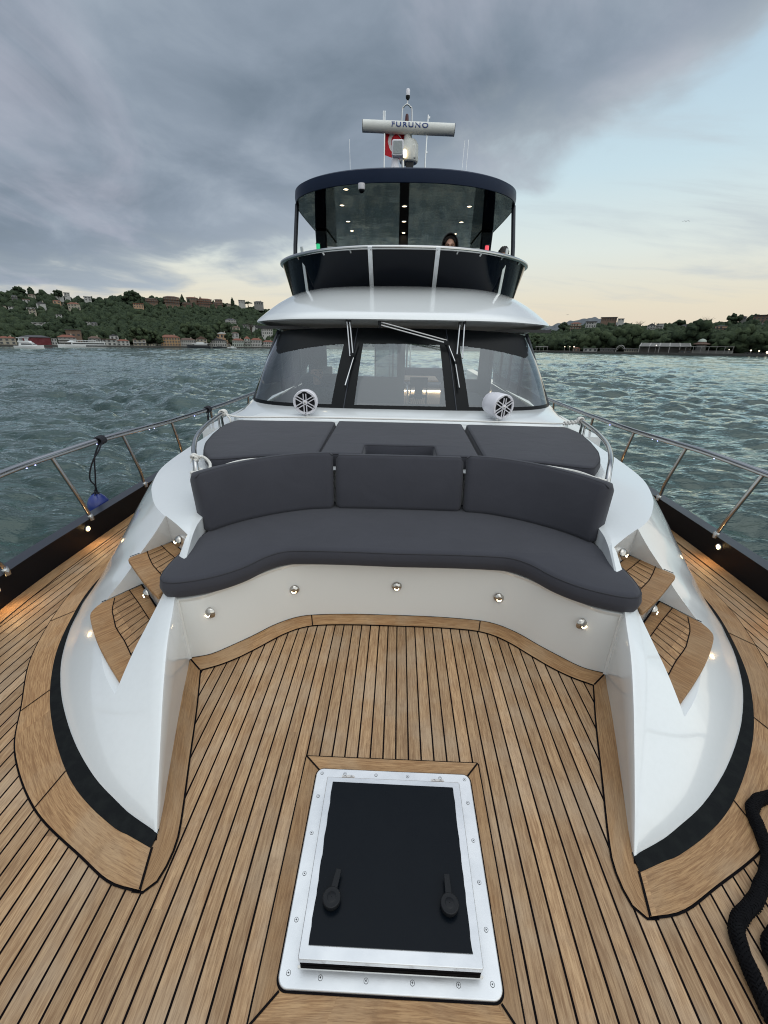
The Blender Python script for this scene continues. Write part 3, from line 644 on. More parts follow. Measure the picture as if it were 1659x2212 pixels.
# ---- brow over the windscreen
BE = [(0, 4.90, 1.708), (.5, 4.92, 1.708), (.9, 4.99, 1.706), (1.25, 5.10, 1.700), (1.52, 5.27, 1.690), (1.70, 5.45, 1.680), (1.80, 5.63, 1.672), (1.83, 5.9, 1.672), (1.84, 6.6, 1.68), (1.86, 9.0, 1.70)]
CB = [(0, 6.0, 2.125), (.45, 6.01, 2.12), (.85, 6.08, 2.11), (1.15, 6.20, 2.09), (1.38, 6.38, 2.06), (1.50, 6.55, 2.03), (1.58, 6.75, 2.01), (1.62, 7.0, 1.99), (1.66, 7.6, 1.98), (1.70, 9.3, 1.98)]
be = half_to_full(BE, 80); cb = half_to_full(CB, 80)
def inw(i, d, dz):                             # step inwards (towards the middle of the roof) from the brow edge
    p = be[i]; v = Vector((0-p[0]*.9, 6.6-p[1], 0)); 
    if p[1] > 6: v = Vector((-p[0], 0, 0))
    v.normalize(); return (p[0]+v.x*d, p[1]+v.y*d, p[2]+dz)
rows = []
for i in range(len(be)):
    a = inw(i, .012, .022); b_ = cb[i]; r = [inw(i, .02, -.012), be[i], a]
    for s_ in (.12, .3, .5, .7, .88): 
        p = blend(a, b_, s_); r.append((p[0], p[1], p[2]+.035*math.sin(math.pi*min(1, s_*.95))))
    r.append((b_[0], b_[1]+.04, b_[2])); rows.append(r)
m = MB(); m.grid(rows); build('wheelhouse_brow', m, M['white'], yacht, smooth=60)
rows = []
for i in range(len(be)):
    w_ = wt[int(i/(len(be)-1)*(len(wt)-1))] if abs(be[i][0]) < 1.7 and be[i][1] < 5.6 else None
    r = [inw(i, .02, -.012), inw(i, .06, -.022), inw(i, .14, -.040)]
    q = inw(i, .26, -.085); r.append(q); r.append((q[0]*.995, q[1]+.03, q[2]-.012)); rows.append(r)
m = MB(); m.grid(rows); build('brow_soffit', m, M['cockpit'], yacht, smooth=60)
# ---- flybridge coaming: flares outwards to a steel rail
FR = [(0, 5.60, 2.47), (.45, 5.64, 2.47), (.85, 5.78, 2.467), (1.15, 5.98, 2.463), (1.42, 6.26, 2.458), (1.60, 6.52, 2.452), (1.72, 6.80, 2.448), (1.78, 7.15, 2.445), (1.80, 7.8, 2.445), (1.80, 9.6, 2.445)]
fr = half_to_full(FR, 80)
m = MB(); m.grid([[fr[i], blend(fr[i], cb[i], .5), (cb[i][0], cb[i][1], cb[i][2]-.01)] for i in range(len(fr))]); build('flybridge_coaming', m, M['coaming'], yacht, smooth=50)
m = MB(); m.grid([[(fr[i][0]*.98, fr[i][1]+.04, fr[i][2]), (cb[i][0]*.98, cb[i][1]+.05, cb[i][2]-.01)] for i in range(len(fr))]); build('coaming_lining', m, M['coaming'], yacht, smooth=50)
m = MB(); m.tube([(p[0]*1.003, p[1]-.01, p[2]+.005) for p in fr], .024, 10); build('flybridge_rail', m, M['steel'], yacht)
for x in (-1.36, -.99, -.62, -.36, .36, .62, .92, 1.22, 1.52):
    i = min(range(len(fr)), key=lambda a: abs(fr[a][0]-x) if fr[a][1] < 7 else 9); p = fr[i]; q = blend(p, cb[i], .10)
    m = MB(); m.tube([(p[0], p[1]-.02, p[2]-.01), (q[0]*.995, q[1]-.02, q[2])], .011, 6); build('rail_clip', m, M['steel'], yacht)
for xt, xb in ((-.415, -.355), (.415, .36), (-1.44, -1.05), (1.44, 1.05)):
    i = min(range(len(fr)), key=lambda a: abs(fr[a][0]-xt) if fr[a][1] < 7 else 9); j = min(range(len(cb)), key=lambda a: abs(cb[a][0]-xb) if cb[a][1] < 7 else 9)
    p = fr[i]; q = cb[j]; m = MB(); W_ = Vector((q[0]-p[0], q[1]-p[1], q[2]-p[2])); c = (Vector(p)+Vector(q))/2+Vector((np.sign(xt)*(.03 if abs(xt) > 1 else 0), -.04, 0))
    m.obox(c, .052 if abs(xt) < 1 else .040, .014, W_.length+.02, (1, .25*np.sign(xt)*(abs(xt) > 1)*2, 0), W_); build('coaming_brace', m, M['brushed'], yacht, smooth=0, bevel=.003)
m = MB(); m.box(-1.6, 6.2, 1.66, 1.6, 12, 1.68); build('flybridge_floor', m, M['interior2'], yacht, smooth=0)
# ---- hardtop
HF = [(0, 7.18), (.4, 7.20), (.8, 7.29), (1.15, 7.45), (1.45, 7.68), (1.68, 7.98), (1.81, 8.35), (1.86, 8.9), (1.87, 10.0), (1.86, 12.2)]
hf = half_to_full([(x, y, 0) for x, y in HF], 70)
m = MB(); P = [(p[0], p[1]) for p in hf]
m.add([(x, y, 3.50) for x, y in P], [tuple(range(len(P)))]); build('hardtop_ceiling', m, M['gloss'], yacht, smooth=0)
m = MB(); m.grid([[(x*.995, y+.008, 3.495), (x, y, 3.50), (x*1.004, y-.008, 3.58), (x, y, 3.655), (x*.985, y+.03, 3.675)] for x, y in P]); m.add([(x*.985, y+.03, 3.675) for x, y in P], [tuple(range(len(P)))]); build('hardtop_fascia', m, M['fascia'], yacht, smooth=40)
for sgn in (1, -1):
    m = MB(); m.tube([(sgn*1.845, 8.12, 2.40), (sgn*1.83, 8.22, 2.9), (sgn*1.80, 8.40, 3.51)], .034, 12); build('hardtop_pole', m, M['cap'], yacht)
    m = MB(); m.prism([(sgn*1.62, 10.5), (sgn*1.84, 10.5), (sgn*1.84, 11.7), (sgn*1.62, 11.7)], 1.96, 3.5, [(sgn*1.60, 10.2), (sgn*1.84, 10.2), (sgn*1.84, 11.8), (sgn*1.60, 11.8)]); build('hardtop_upright', m, M['gloss'], yacht, smooth=0, bevel=.03)
m = MB(); m.box(-.10, 10.6, 1.96, .10, 10.9, 3.5); build('hardtop_upright', m, M['interior2'], yacht, smooth=0, bevel=.02)  # centre post added to stand for a dark ceiling reflection and the mast
for x, y in ((-.873, 7.5), (-1.04, 8.36), (0, 8.39), (1.07, 8.37), (-1.065, 9.48), (0, 9.45), (1.085, 9.46), (-1.08, 10.3), (.0, 10.45), (1.09, 10.5)):
    m = MB(); m.lathe([(.045, .001), (.045, -.006), (.034, -.008)], (x, y, 3.5), (0, 0, 1), 16, cap=False); o = build('ceiling_spotlight', m, M['brushed'], yacht)
    g = MB(); g.lathe([(.034, -.006), (.001, -.007)], (x, y, 3.5), (0, 0, 1), 16, cap=False); build('lamp_lens', g, M['spot'], o)
m = MB(); m.lathe([(.05, 0), (.05, -.05), (.045, -.07)], (-.62, 7.25, 3.5), (0, 0, 1), 16); o = build('dome_camera', m, M['plastic'], yacht)
m = MB(); m.sphere((-.62, 7.25, 3.425), .042, 14, 8); build('camera_lens', m, M['hatchblack'], o)
for x, c in ((-1.215, 'green'), (1.17, 'red')):
    y = 6.9; m = MB(); m.lathe([(.018, -.2), (.018, -.02), (.035, -.02), (.035, .0), (.025, .002)], (x, y, 2.62), (0, 0, 1), 12); o = build('navigation_light', m, M['blackplastic'], yacht)
    m = MB(); m.lathe([(.027, 0), (.027, .085), (.022, .09)], (x, y, 2.62), (0, 0, 1), 14); build('lamp_lens', m, M[c], o)
    m = MB(); m.lathe([(.034, .09), (.034, .10)], (x, y, 2.62), (0, 0, 1), 14); build('lamp_cap', m, M['blackplastic'], o)
# ---- side handrails on the bulwark
for sgn in (1, -1):
    path = [(.95, -.9, .80), (1.75, .5, .80), (2.10, 1.35, .80), (2.27, 1.95, .80), (2.33, 2.35, .80), (2.315, 2.75, .80), (2.28, 3.15, .80), (2.235, 3.55, .785), (2.21, 4.0, .765), (2.17, 4.6, .755), (2.13, 5.15, .75), (2.1, 6.5, .74), (2.1, 8.5, .74)]
    m = MB(); cp = catmull([(sgn*a, b, c) for a, b, c in path], 6); m.tube(cp, .021, 12)
    rail = build('handrail', m, M['steel'], yacht)
    for (ty, by, bx) in ((2.62, 2.93, 2.43), (3.30, 3.70, 2.43), (3.98, 4.45, 2.42), (4.75, 5.3, 2.42), (1.75, 2.12, 2.40), (.9, 1.25, 2.22), (5.9, 6.5, 2.42)):
        t = min(cp, key=lambda p: abs(p[1]-ty)); tx = abs(t[0])
        m = MB(); m.tube(catmull([(sgn*tx, ty, t[2]-.01), (sgn*(tx+(bx-tx)*.55), ty+(by-ty)*.62, .42), (sgn*bx, by-.02, .27), (sgn*bx, by, .20)], 5), .014, 10); o = build('stanchion', m, M['steel'], rail)
        m = MB(); m.lathe([(.020, -.03), (.021, -.008), (.021, .010), (.015, .018)], (sgn*bx, by, .215), (0, 0, 1), 16); 
        b_ = build('stanchion_foot', m, M['steel'], rail)
    # blue-white courtesy leds under the rail
    for ty in (2.4, 2.5, 3.05, 3.62, 3.7, 4.35, 4.42):
        t = min(cp, key=lambda p: abs(p[1]-ty)); m = MB(); m.sphere((t[0]-sgn*.004, t[1], t[2]-.022), .0045, 8, 6); build('rail_light', m, M['led'], rail)
# ---- warm lamps set in the bulwark
def bulwark_lamp(x, y, z, sgn):
    m = MB(); m.lathe([(.024, 0), (.024, .006), (.017, .008)], (x, y, z), (-sgn, -.1, 0), 16); o = build('bulwark_lamp', m, M['brushed'], yacht)
    g = MB(); g.lathe([(.017, .0085), (.012, .013), (.001, .015)], (x, y, z), (-sgn, -.1, 0), 12, cap=False); build('lamp_lens', g, M['warm'], o)
    L = bpy.data.lights.new('lamp_light', 'SPOT'); L.energy = 1.0; L.color = (1.0, .58, .22); L.spot_size = math.radians(150); L.spot_blend = .9; L.shadow_soft_size = .02
    lo = bpy.data.objects.new('lamp_light', L); COL.objects.link(lo); lo.parent = o; lo.location = (x-sgn*.045, y, z); lo.rotation_euler = Vector((-sgn*-.35, .1, 1.0)).to_track_quat('Z', 'Y').to_euler()
for sgn in (1, -1):
    for y in (2.02, 2.87, 4.3): 
        ex = min(edge, key=lambda p: abs(p[1]-y))[0]; bulwark_lamp(sgn*(ex-.014), y, .135, sgn)
    pass
# ---- foredeck hatch
hatch = MB()
def rrect(x0, y0, x1, y1, r, n=6):
    P = []
    for cx, cy, a0 in ((x1-r, y0+r, -90), (x1-r, y1-r, 0), (x0+r, y1-r, 90), (x0+r, y0+r, 180)):
        for k in range(n+1): a = math.radians(a0+90*k/n); P.append((cx+r*math.cos(a), cy+r*math.sin(a)))
    return P
m = MB()
BX0, BX1, BY0, BY1 = -.352, .340, .425, 1.147
for a, b, c, d_ in (((BX0, BY0), (BX1, BY0), (BX1-.07, BY0+.07), (BX0+.07, BY0+.07)), ((BX0, BY1), (BX1, BY1), (BX1-.07, BY1-.07), (BX0+.07, BY1-.07)), ((BX0, BY0), (BX0, BY1), (BX0+.07, BY1-.07), (BX0+.07, BY0+.07)), ((BX1, BY0), (BX1, BY1), (BX1-.07, BY1-.07), (BX1-.07, BY0+.07))):
    m = MB(); ribbon(m, close_pts(a, b, 3), close_pts(d_, c, 3), .0065, shift=random.uniform(0, 9)); build('margin_board', m, M['board'], yacht, smooth=0)
c = MB()
for a, b in (((BX0, BY0), (BX1, BY0)), ((BX1, BY0), (BX1, BY1)), ((BX1, BY1), (BX0, BY1)), ((BX0, BY1), (BX0, BY0))): line_strip(c, [a, b], .011, .0035)
for a, b in (((BX0, BY0), (-.29, .49)), ((BX1, BY0), (.29, .49)), ((BX1, BY1), (.29, 1.09)), ((BX0, BY1), (-.29, 1.09))): line_strip(c, [a, b], .006, .0085)
c.add([(x, y, .0082) for x, y in rrect(-.3025, .4865, .3025, 1.0975, .03)], [tuple(range(28))])
build('caulking', c, M['caulk'], yacht, smooth=0)
hatch = build('deck_hatch', MB().prism(rrect(-.298, .492, .298, 1.093, .027), .004, .0155), M['brushed'], yacht, smooth=40, bevel=.003)
def tilt(m, keep=False):                        # the lid stands proud at its front edge
    for i_, (x, y, z) in enumerate(m.v):
        z2 = z+.030*(1.044-y)/.5; s_ = (1.6-z2)/(1.6-z); m.v[i_] = ((x+.02)*s_-.02, y*s_, z2)
    return m
m = MB(); m.prism(rrect(-.246, .5375, .246, 1.043, .006, 3), .0155, .028)
m.v = [(x, y, z if z < .02 else z+.03*(1.044-y)/.5) for x, y, z in m.v]; build('hatch_coaming', m, M['caulk'], hatch, smooth=40)
m = tilt(MB().prism(rrect(-.250, .541, .250, 1.044, .005, 3), .020, .040)); build('hatch_lid', m, M['brushed'], hatch, smooth=40, bevel=.002)
m = MB(); m.prism(rrect(-.250, .531, .250, .5365, .002, 3), .0155, .019); build('hatch_sill', m, M['chrome'], hatch, smooth=40)
jag = [(-.226+random.uniform(-.0015, .0015), y) for y in np.linspace(.572, 1.02, 26)]
P = [(-.226, .570), (.226, .570)]+[(.224+random.uniform(-.001, .001), y) for y in np.linspace(.58, 1.015, 22)]+[(.222, 1.022), (-.226, 1.024)]+[(x, y) for x, y in reversed(jag)]
m = tilt(MB().prism(P, .040, .0425)); build('hatch_glass', m, M['hatchblack'], hatch, smooth=20)
for sx, rot in ((-.176, .17), (.171, .12)):
    m = MB(); cy = .668; R_ = .027
    arm = [(-.010, 0), (.010, 0), (.0085, .072), (-.0085, .072)]
    m.lathe([(.024, .0425), (.026, .048), (.026, .054)], (sx, cy, 0), (0, 0, 1), 28)
    ang = -rot if sx < 0 else rot*.2; ca, sa = math.cos(ang), math.sin(ang)
    b_ = MB(); b_.lathe([(R_, .054), (R_, .063), (R_*.93, .066), (R_*.5, .0655), (R_*.42, .067), (.001, .067)], (sx, cy, 0), (0, 0, 1), 28, cap=False)
    b_.prism([(sx+x*ca-y*sa, cy+x*sa+y*ca) for x, y in arm], .056, .065)
    tilt(b_); tilt(m)
    o = build('hatch_handle', b_, M['blackplastic'], hatch, smooth=40, bevel=.002); build('handle_base', m, M['rubber'], hatch, smooth=40)
    OFF[o.name] = OFF[hatch.name]
for x in (-.172, .170):
    m = MB(); m.prism(rrect(x-.025, 1.040, x+.025, 1.064, .006, 3), .0155, .0235)
    m.tube([(x-.024, 1.046, .028), (x+.024, 1.046, .028)], .0055, 10); m.lathe([(.006, .0235), (.005, .0255), (.001, .026)], (x-.012, 1.057, 0), (0, 0, 1), 12, cap=False); m.lathe([(.006, .0235), (.005, .0255), (.001, .026)], (x+.012, 1.057, 0), (0, 0, 1), 12, cap=False)
    build('hatch_hinge', m, M['chrome'], hatch, smooth=40)
SCR = [(-.276, 1.072), (-.187, 1.074), (-.066, 1.074), (.057, 1.074), (.182, 1.074), (.276, 1.072), (-.272, .522), (-.185, .516), (-.063, .515), (.060, .516), (.182, .517), (.272, .522)]
SCR += [(sx*.276, y) for sx in (-1, 1) for y in (.985, .862, .745, .632)]
def screw_at(x, y, z):
    me = MB(); me.lathe([(.0062, 0), (.0062, .0005)], (x, y, z), (0, 0, 1), 16); o = build('screw', me, M['blackplastic'], hatch, smooth=0)
    k = MB(); k.lathe([(.0054, .0005), (.0050, .0012), (.001, .0013)], (x, y, z), (0, 0, 1), 16, cap=False)
    a = random.uniform(0, 1.5); 
    build('screw_head', k, M['brushed'], hatch, smooth=0)
    k = MB()
    for q in (a, a+math.pi/2): k.obox((x, y, z+.0014), .0052, .0013, .0004, (math.cos(q), math.sin(q), 0), (0, 0, 1))
    build('screw_slot', k, M['blackplastic'], hatch, smooth=0)
for x, y in SCR: screw_at(x, y, .0155)
# ---- wipers (they hang from the soffit over the glass)
def gy(z): return 4.36+(z-.85)/.77*.70-.055
def wiper(arms, blade, bl_mid):
    m = MB()
    for a, b in arms: m.tube([a, b], .0078, 8)
    o = build('wiper', m, M['steel'], yacht)
    m = MB()
    for a, b in arms: m.obox(a, .028, .03, .07)
    m.obox(arms[-1][1], .05, .02, .04); build('wiper_pivot', m, M['blackplastic'], o, smooth=0, bevel=.004)
    m = MB(); m.tube([blade[0], blade[1]], .008, 8); build('wiper_blade', m, M['blackplastic'], o)
    m = MB(); P0, P1 = Vector(blade[0]), Vector(blade[1]); m.tube([P0.lerp(P1, .35)+Vector((0, -.012, 0)), P0.lerp(P1, .97)+Vector((0, -.012, 0))], .007, 8); build('blade_spring', m, M['steel'], o)
pw = lambda x, z, d=0: (x, gy(z)-d, z)
wiper([((-.598, 4.96, 1.69), pw(-.545, 1.34, .03)), ((-.568, 4.96, 1.69), pw(-.515, 1.355, .03))], (pw(-.470, 1.47), pw(-.580, 1.055)), 0)
wiper([((.676, 4.97, 1.68), pw(.648, 1.34, .03)), ((.626, 4.97, 1.68), pw(.590, 1.36, .03))], (pw(.560, 1.40), pw(.612, 1.055)), 0)
wiper([((-.245, 4.95, 1.685), pw(.490, 1.51, .04)), ((-.240, 4.95, 1.655), pw(.480, 1.485, .04))], (pw(.475, 1.54), pw(.575, 1.30)), 0)
# ---- hardtop equipment: radar, searchlight, mast
rad = MB(); rad.tube([(-.74, 9.0, 4.745), (.80, 9.0, 4.695)], .085, 24)
rad.tube([(0.02, 9.05, 4.50), (.02, 9.05, 4.66)], .06, 16)
R_ = build('radar_scanner', rad, M['radar'], yacht)
m = MB(); m.lathe([(.15, 0), (.165, .04), (.16, .25), (.12, .32), (.05, .33)], (.05, 9.1, 4.27), (0, 0, 1), 28); m.box(-.07, 8.95, 4.30, .17, 9.25, 4.5); build('radar_gearbox', m, M['radar'], R_, bevel=.02)
m = MB(); m.lathe([(.086, 0), (.086, .008)], (-.743, 9.0, 4.745), (1, 0, -.032), 20); m.lathe([(.086, 0), (.086, .008)], (.797, 9, 4.695), (1, 0, -.032), 20); build('radar_end_cap', m, M['cap'], R_)
def text_part(body, size, c, nx, parent, matr, xdir, ydir, extr=.002, sx=1.0):
    cu = bpy.data.curves.new('text', 'FONT'); cu.body = body; cu.size = size; cu.align_x = 'CENTER'; cu.align_y = 'CENTER'; cu.extrude = extr; cu.offset = size*.02; cu.space_character = 1.22
    t = bpy.data.objects.new('tmp', cu); COL.objects.link(t); bpy.context.view_layer.update()
    me = bpy.data.meshes.new_from_object(t.evaluated_get(bpy.context.evaluated_depsgraph_get())); bpy.data.objects.remove(t)
    X, Y_ = Vector(xdir).normalized(), Vector(ydir).normalized(); m = MB(); c = Vector(c)
    for v in me.vertices:
        q = c+X*v.co.x*sx+Y_*v.co.y
        m.v.append(tuple(q+X.cross(Y_)*v.co.z))
    m.f = [tuple(p.vertices) for p in me.polygons]; return build('lettering', m, matr, parent, smooth=0, fixn=False)
# wrap the word on the front of the bar
w = text_part('FURUNO', .097, (.05, 8.915, 4.732), 0, R_, M['blue'], (1, 0, -.032), (0, 0, 1), .003, 1.38)
for v in w.data.vertices:
    dz_ = v.co.z-4.72+.032*v.co.x; v.co.y = 9.0-math.sqrt(max(1e-5, .0872**2-min(.085, abs(dz_-.0))**2))-(.003 if v.co.y < 8.915 else 0)
m = MB(); m.prism([(-.02, 9.1), (.10, 9.1), (.08, 9.3), (.0, 9.3)], 3.66, 4.30, [(-.0, 9.0), (.14, 9.0), (.12, 9.25), (.02, 9.25)]); o = build('mast', m, M['interior2'], yacht, smooth=0, bevel=.01)
m = MB(); m.tube([(-.06, 9.0, 3.66), (-.045, 9.0, 4.28)], .028, 10); build('mast_pole', m, M['steel'], o)
m = MB(); m.tube(catmull([(-.085, 9.1, 4.4), (-.083, 9.1, 4.95), (-.05, 9.1, 5.035), (0, 9.1, 5.06), (.05, 9.1, 5.03), (.083, 9.1, 4.95), (.085, 9.1, 4.4)], 5), .012, 8); m.tube([(0, 9.1, 5.06), (.005, 9.1, 5.12)], .010, 8); build('light_hoop', m, M['steel'], o)
m = MB(); m.lathe([(.012, 0), (.034, .03), (.036, .06)], (.005, 9.1, 5.11), (0, 0, 1), 14); a = build('masthead_light', m, M['blackplastic'], o)
OFF[a.name] = OFF[o.name]
m = MB(); m.lathe([(.033, .06), (.033, .135), (.026, .145)], (.005, 9.1, 5.11), (0, 0, 1), 14); build('masthead_lens', m, M['plastic'], o)
m = MB(); m.lathe([(.03, 0), (.034, .03), (.028, .11), (.02, .135)], (0, 9.1, 4.80), (0, 0, 1), 14); build('red_light', m, mat('deep_red', (.06, .005, .006), .3), o)
m = MB(); m.lathe([(.027, 0), (.027, .09), (.015, .105)], (-.02, 8.9, 4.30), (0, 0, 1), 14); build('white_light', m, mat('lit_lamp', (1, .8, .45), .4, emis=(1, .80, .45), es=3.2), o)
# searchlight
m = MB(); m.tube([(-.175, 8.55, 3.65), (-.175, 8.55, 3.93)], .045, 16); s_ = build('searchlight', m, M['plastic'], yacht)
m = MB(); m.lathe([(.09, 0), (.098, .03), (.075, .12), (.06, .16), (.06, .23)], (-.175, 8.5, 3.93), (0, 0, 1), 8); build('searchlight_base', m, M['plastic'], s_, bevel=.008)
m = MB(); m.prism([(x, z) for x, z in rrect(-.092, -.105, .092, .105, .03)], -.07, .07); m.v = [(-.135+a, 8.45-c, 4.265+b) for a, b, c in m.v]; build('searchlight_housing', m, M['plastic'], s_, bevel=.012)
m = MB(); m.prism([(x, z) for x, z in rrect(-.07, -.08, .07, .08, .012)], .070, .078); m.v = [(-.135+a, 8.45-c, 4.265+b) for a, b, c in m.v]; build('searchlight_lens', m, mat('lens', (.30, .33, .34), .25, bump=(40, .5, .01)), s_, smooth=0)
for x0, y0, x1, z1, r in ((-.957, 9, -.966, 4.57, .004), (.955, 9, .986, 4.56, .004), (1.035, 9, 1.05, 4.57, .005)):
    m = MB(); m.tube([(x0, y0, 3.66), (x1, y0, z1)], r, 6); build('whip_antenna', m, M['brushed'], yacht)
m = MB(); m.tube([(.33, 9, 3.66), (.335, 9, 4.3), (.352, 9, 4.89)], .012, 8); m.box(.36, 8.99, 4.84, .385, 9.01, 4.87); m.box(.34, 8.99, 4.38, .365, 9.01, 4.41); build('antenna_pole', m, M['brushed'], yacht)
m = MB(); m.tube([(-.36, 9, 3.66), (-.375, 9, 3.95), (-.37, 9, 4.94)], .014, 8); m.tube([(-.395, 9, 4.80), (-.395, 9, 4.94)], .010, 6); build('flag_pole', m, M['brushed'], yacht)
# flag (hangs from its pole)
fw, fh = .50, .42; cols, rws = 60, 44
def flag_p(a, b): return (-.372+a*fw*.88, 9.06+.05*math.sin(a*8+b*2.0)*a, 4.375+b*fh-.11*a)
quads = {'flagred': [], 'flagwhite': []}; V = [flag_p(i/cols, j/rws) for i in range(cols+1) for j in range(rws+1)]
def is_white(a, b):
    x, y = a*fw, b*fh
    d1 = math.hypot(x-.215, y-.21); d2 = math.hypot(x-.245, y-.21)
    if d1 < .145 and d2 > .115: return True
    ang = math.atan2(y-.21, x-.385); rr = math.hypot(x-.385, y-.21); return rr < .07*(0.62+.38*math.cos(5*(ang-math.pi)))
for i in range(cols):
    for j in range(rws):
        q = (i*(rws+1)+j, (i+1)*(rws+1)+j, (i+1)*(rws+1)+j+1, i*(rws+1)+j+1); quads['flagwhite' if is_white((i+.5)/cols, (j+.5)/rws) else 'flagred'].append(q)
fo = empty('national_flag', (-.372, 9.02, 4.375), 'red flag with white crescent and star hanging from the pole beside the radar', 'flag')
m = MB(); m.add(V, quads['flagred']); build('flag_cloth', m, M['flagred'], fo, smooth=60, fixn=False)
m = MB(); m.add([(x, y-.0, z) for x, y, z in V], quads['flagwhite']); build('flag_emblem', m, M['flagwhite'], fo, smooth=60, fixn=False)
# =================================================================== CUSHIONS
def edge_r(t, r):
    return r*(1-math.sqrt(max(0, 1-(1-min(1, t/r))**2))) if t < r else 0
def pad(name, outline, z0, z1, r=.03, crown=.012, label=None, group=None, notch=None, pipe=True, cat='cushion'):
    """soft slab cushion: outline with rounded upper and lower edges; label on a top-level thing"""
    cx = sum(p[0] for p in outline)/len(outline); cy = sum(p[1] for p in outline)/len(outline)
    P = outline; 
    area = sum(P[i][0]*P[(i+1) % len(P)][1]-P[(i+1) % len(P)][0]*P[i][1] for i in range(len(P)))
    s_ = -1 if area > 0 else 1
    def ofs(d): 
        o_ = []
        n = len(P)
        for i in range(n):
            a = P[i-1]; b = P[(i+1) % n]; tx, ty = b[0]-a[0], b[1]-a[1]; L = math.hypot(tx, ty) or 1
            o_.append((P[i][0]+s_*ty/L*d*-1*-1, P[i][1]-s_*tx/L*d*-1*-1))
        return o_
    rings = []
    for k in range(5):
        a = math.pi/2*k/4; rings.append((ofs(r*(1-math.sin(a))), z0+r*(1-math.cos(a))))
    for k in range(1, 3): rings.append((ofs(-.004*math.sin(math.pi*k/3)), z0+r+(z1-z0-2*r)*k/3))
    for k in range(5):
        a = math.pi/2*k/4; rings.append((ofs(r*(1-math.cos(a))), z1-r+r*math.sin(a)))
    m = MB(); n = len(P); vs = []
    for R, z in rings: vs += [(x, y, z) for x, y in R]
    fs = []
    for a in range(len(rings)-1):
        for i in range(n): i2 = (i+1) % n; fs.append((a*n+i, a*n+i2, (a+1)*n+i2, (a+1)*n+i))
    for ri in (0, len(rings)-1):
        from mathutils.geometry import tessellate_polygon
        for tri in tessellate_polygon([[Vector(p+(0,)) if len(p) == 2 else Vector(p) for p in rings[ri][0]]]): fs.append(tuple(ri*n+q_ for q_ in tri))
    m.add(vs, fs)
    base = (cx, cy, z0)
    o = build(name, m, M['fabric'], base=base, smooth=50); tag(o, label, cat, group)
    if pipe:
        q = MB(); q.tube([(x, y, z1-r*.35) for x, y in ofs(r*.22)], .0035, 6, closed=True, cap=False); build('piping', q, M['piping'], o)
    return o
def lin(P, step=.04, closed=True):
    out_ = []; n = len(P)
    for i in range(n if closed else n-1):
        a, b = P[i], P[(i+1) % n]; k = max(1, int(math.dist(a, b)/step))
        for j in range(k): out_.append((a[0]+(b[0]-a[0])*j/k, a[1]+(b[1]-a[1])*j/k))
    return out_
def round_poly(P, r=.03, n=4):
    out_ = []; m = len(P)
    for i in range(m):
        p = Vector(P[i]); a = Vector(P[i-1])-p; b = Vector(P[(i+1) % m])-p; ra = min(r, a.length*.45, b.length*.45)
        s0 = p+a.normalized()*ra; s1 = p+b.normalized()*ra
        for k in range(n+1): t = k/n; out_.append(tuple((1-t)**2*s0+2*t*(1-t)*p+t*t*s1))
    return out_
# seat cushion
front = catmull([(0, 2.0), (.3, 2.005), (.52, 2.0), (.62, 1.985), (.70, 1.925), (.78, 1.815), (.87, 1.735), (.96, 1.685), (1.06, 1.652), (1.125, 1.655)], 5)
side = catmull([(1.125, 1.655), (1.165, 1.70), (1.185, 1.82), (1.180, 2.0), (1.15, 2.2)], 4)[1:]
back = [(1.12, 2.36), (1.0, 2.55), (.7, 2.70), (.3, 2.76), (0, 2.76)]
half = front+side+back; seat = half[:-1]+[(0, 2.76)]+[(-x, y) for x, y in reversed(half[1:-1])]
pad('seat_cushion', lin(seat, .05), .380, .488, r=.034, crown=.006, label='long curved charcoal bench seat cushion over the white cockpit riser')
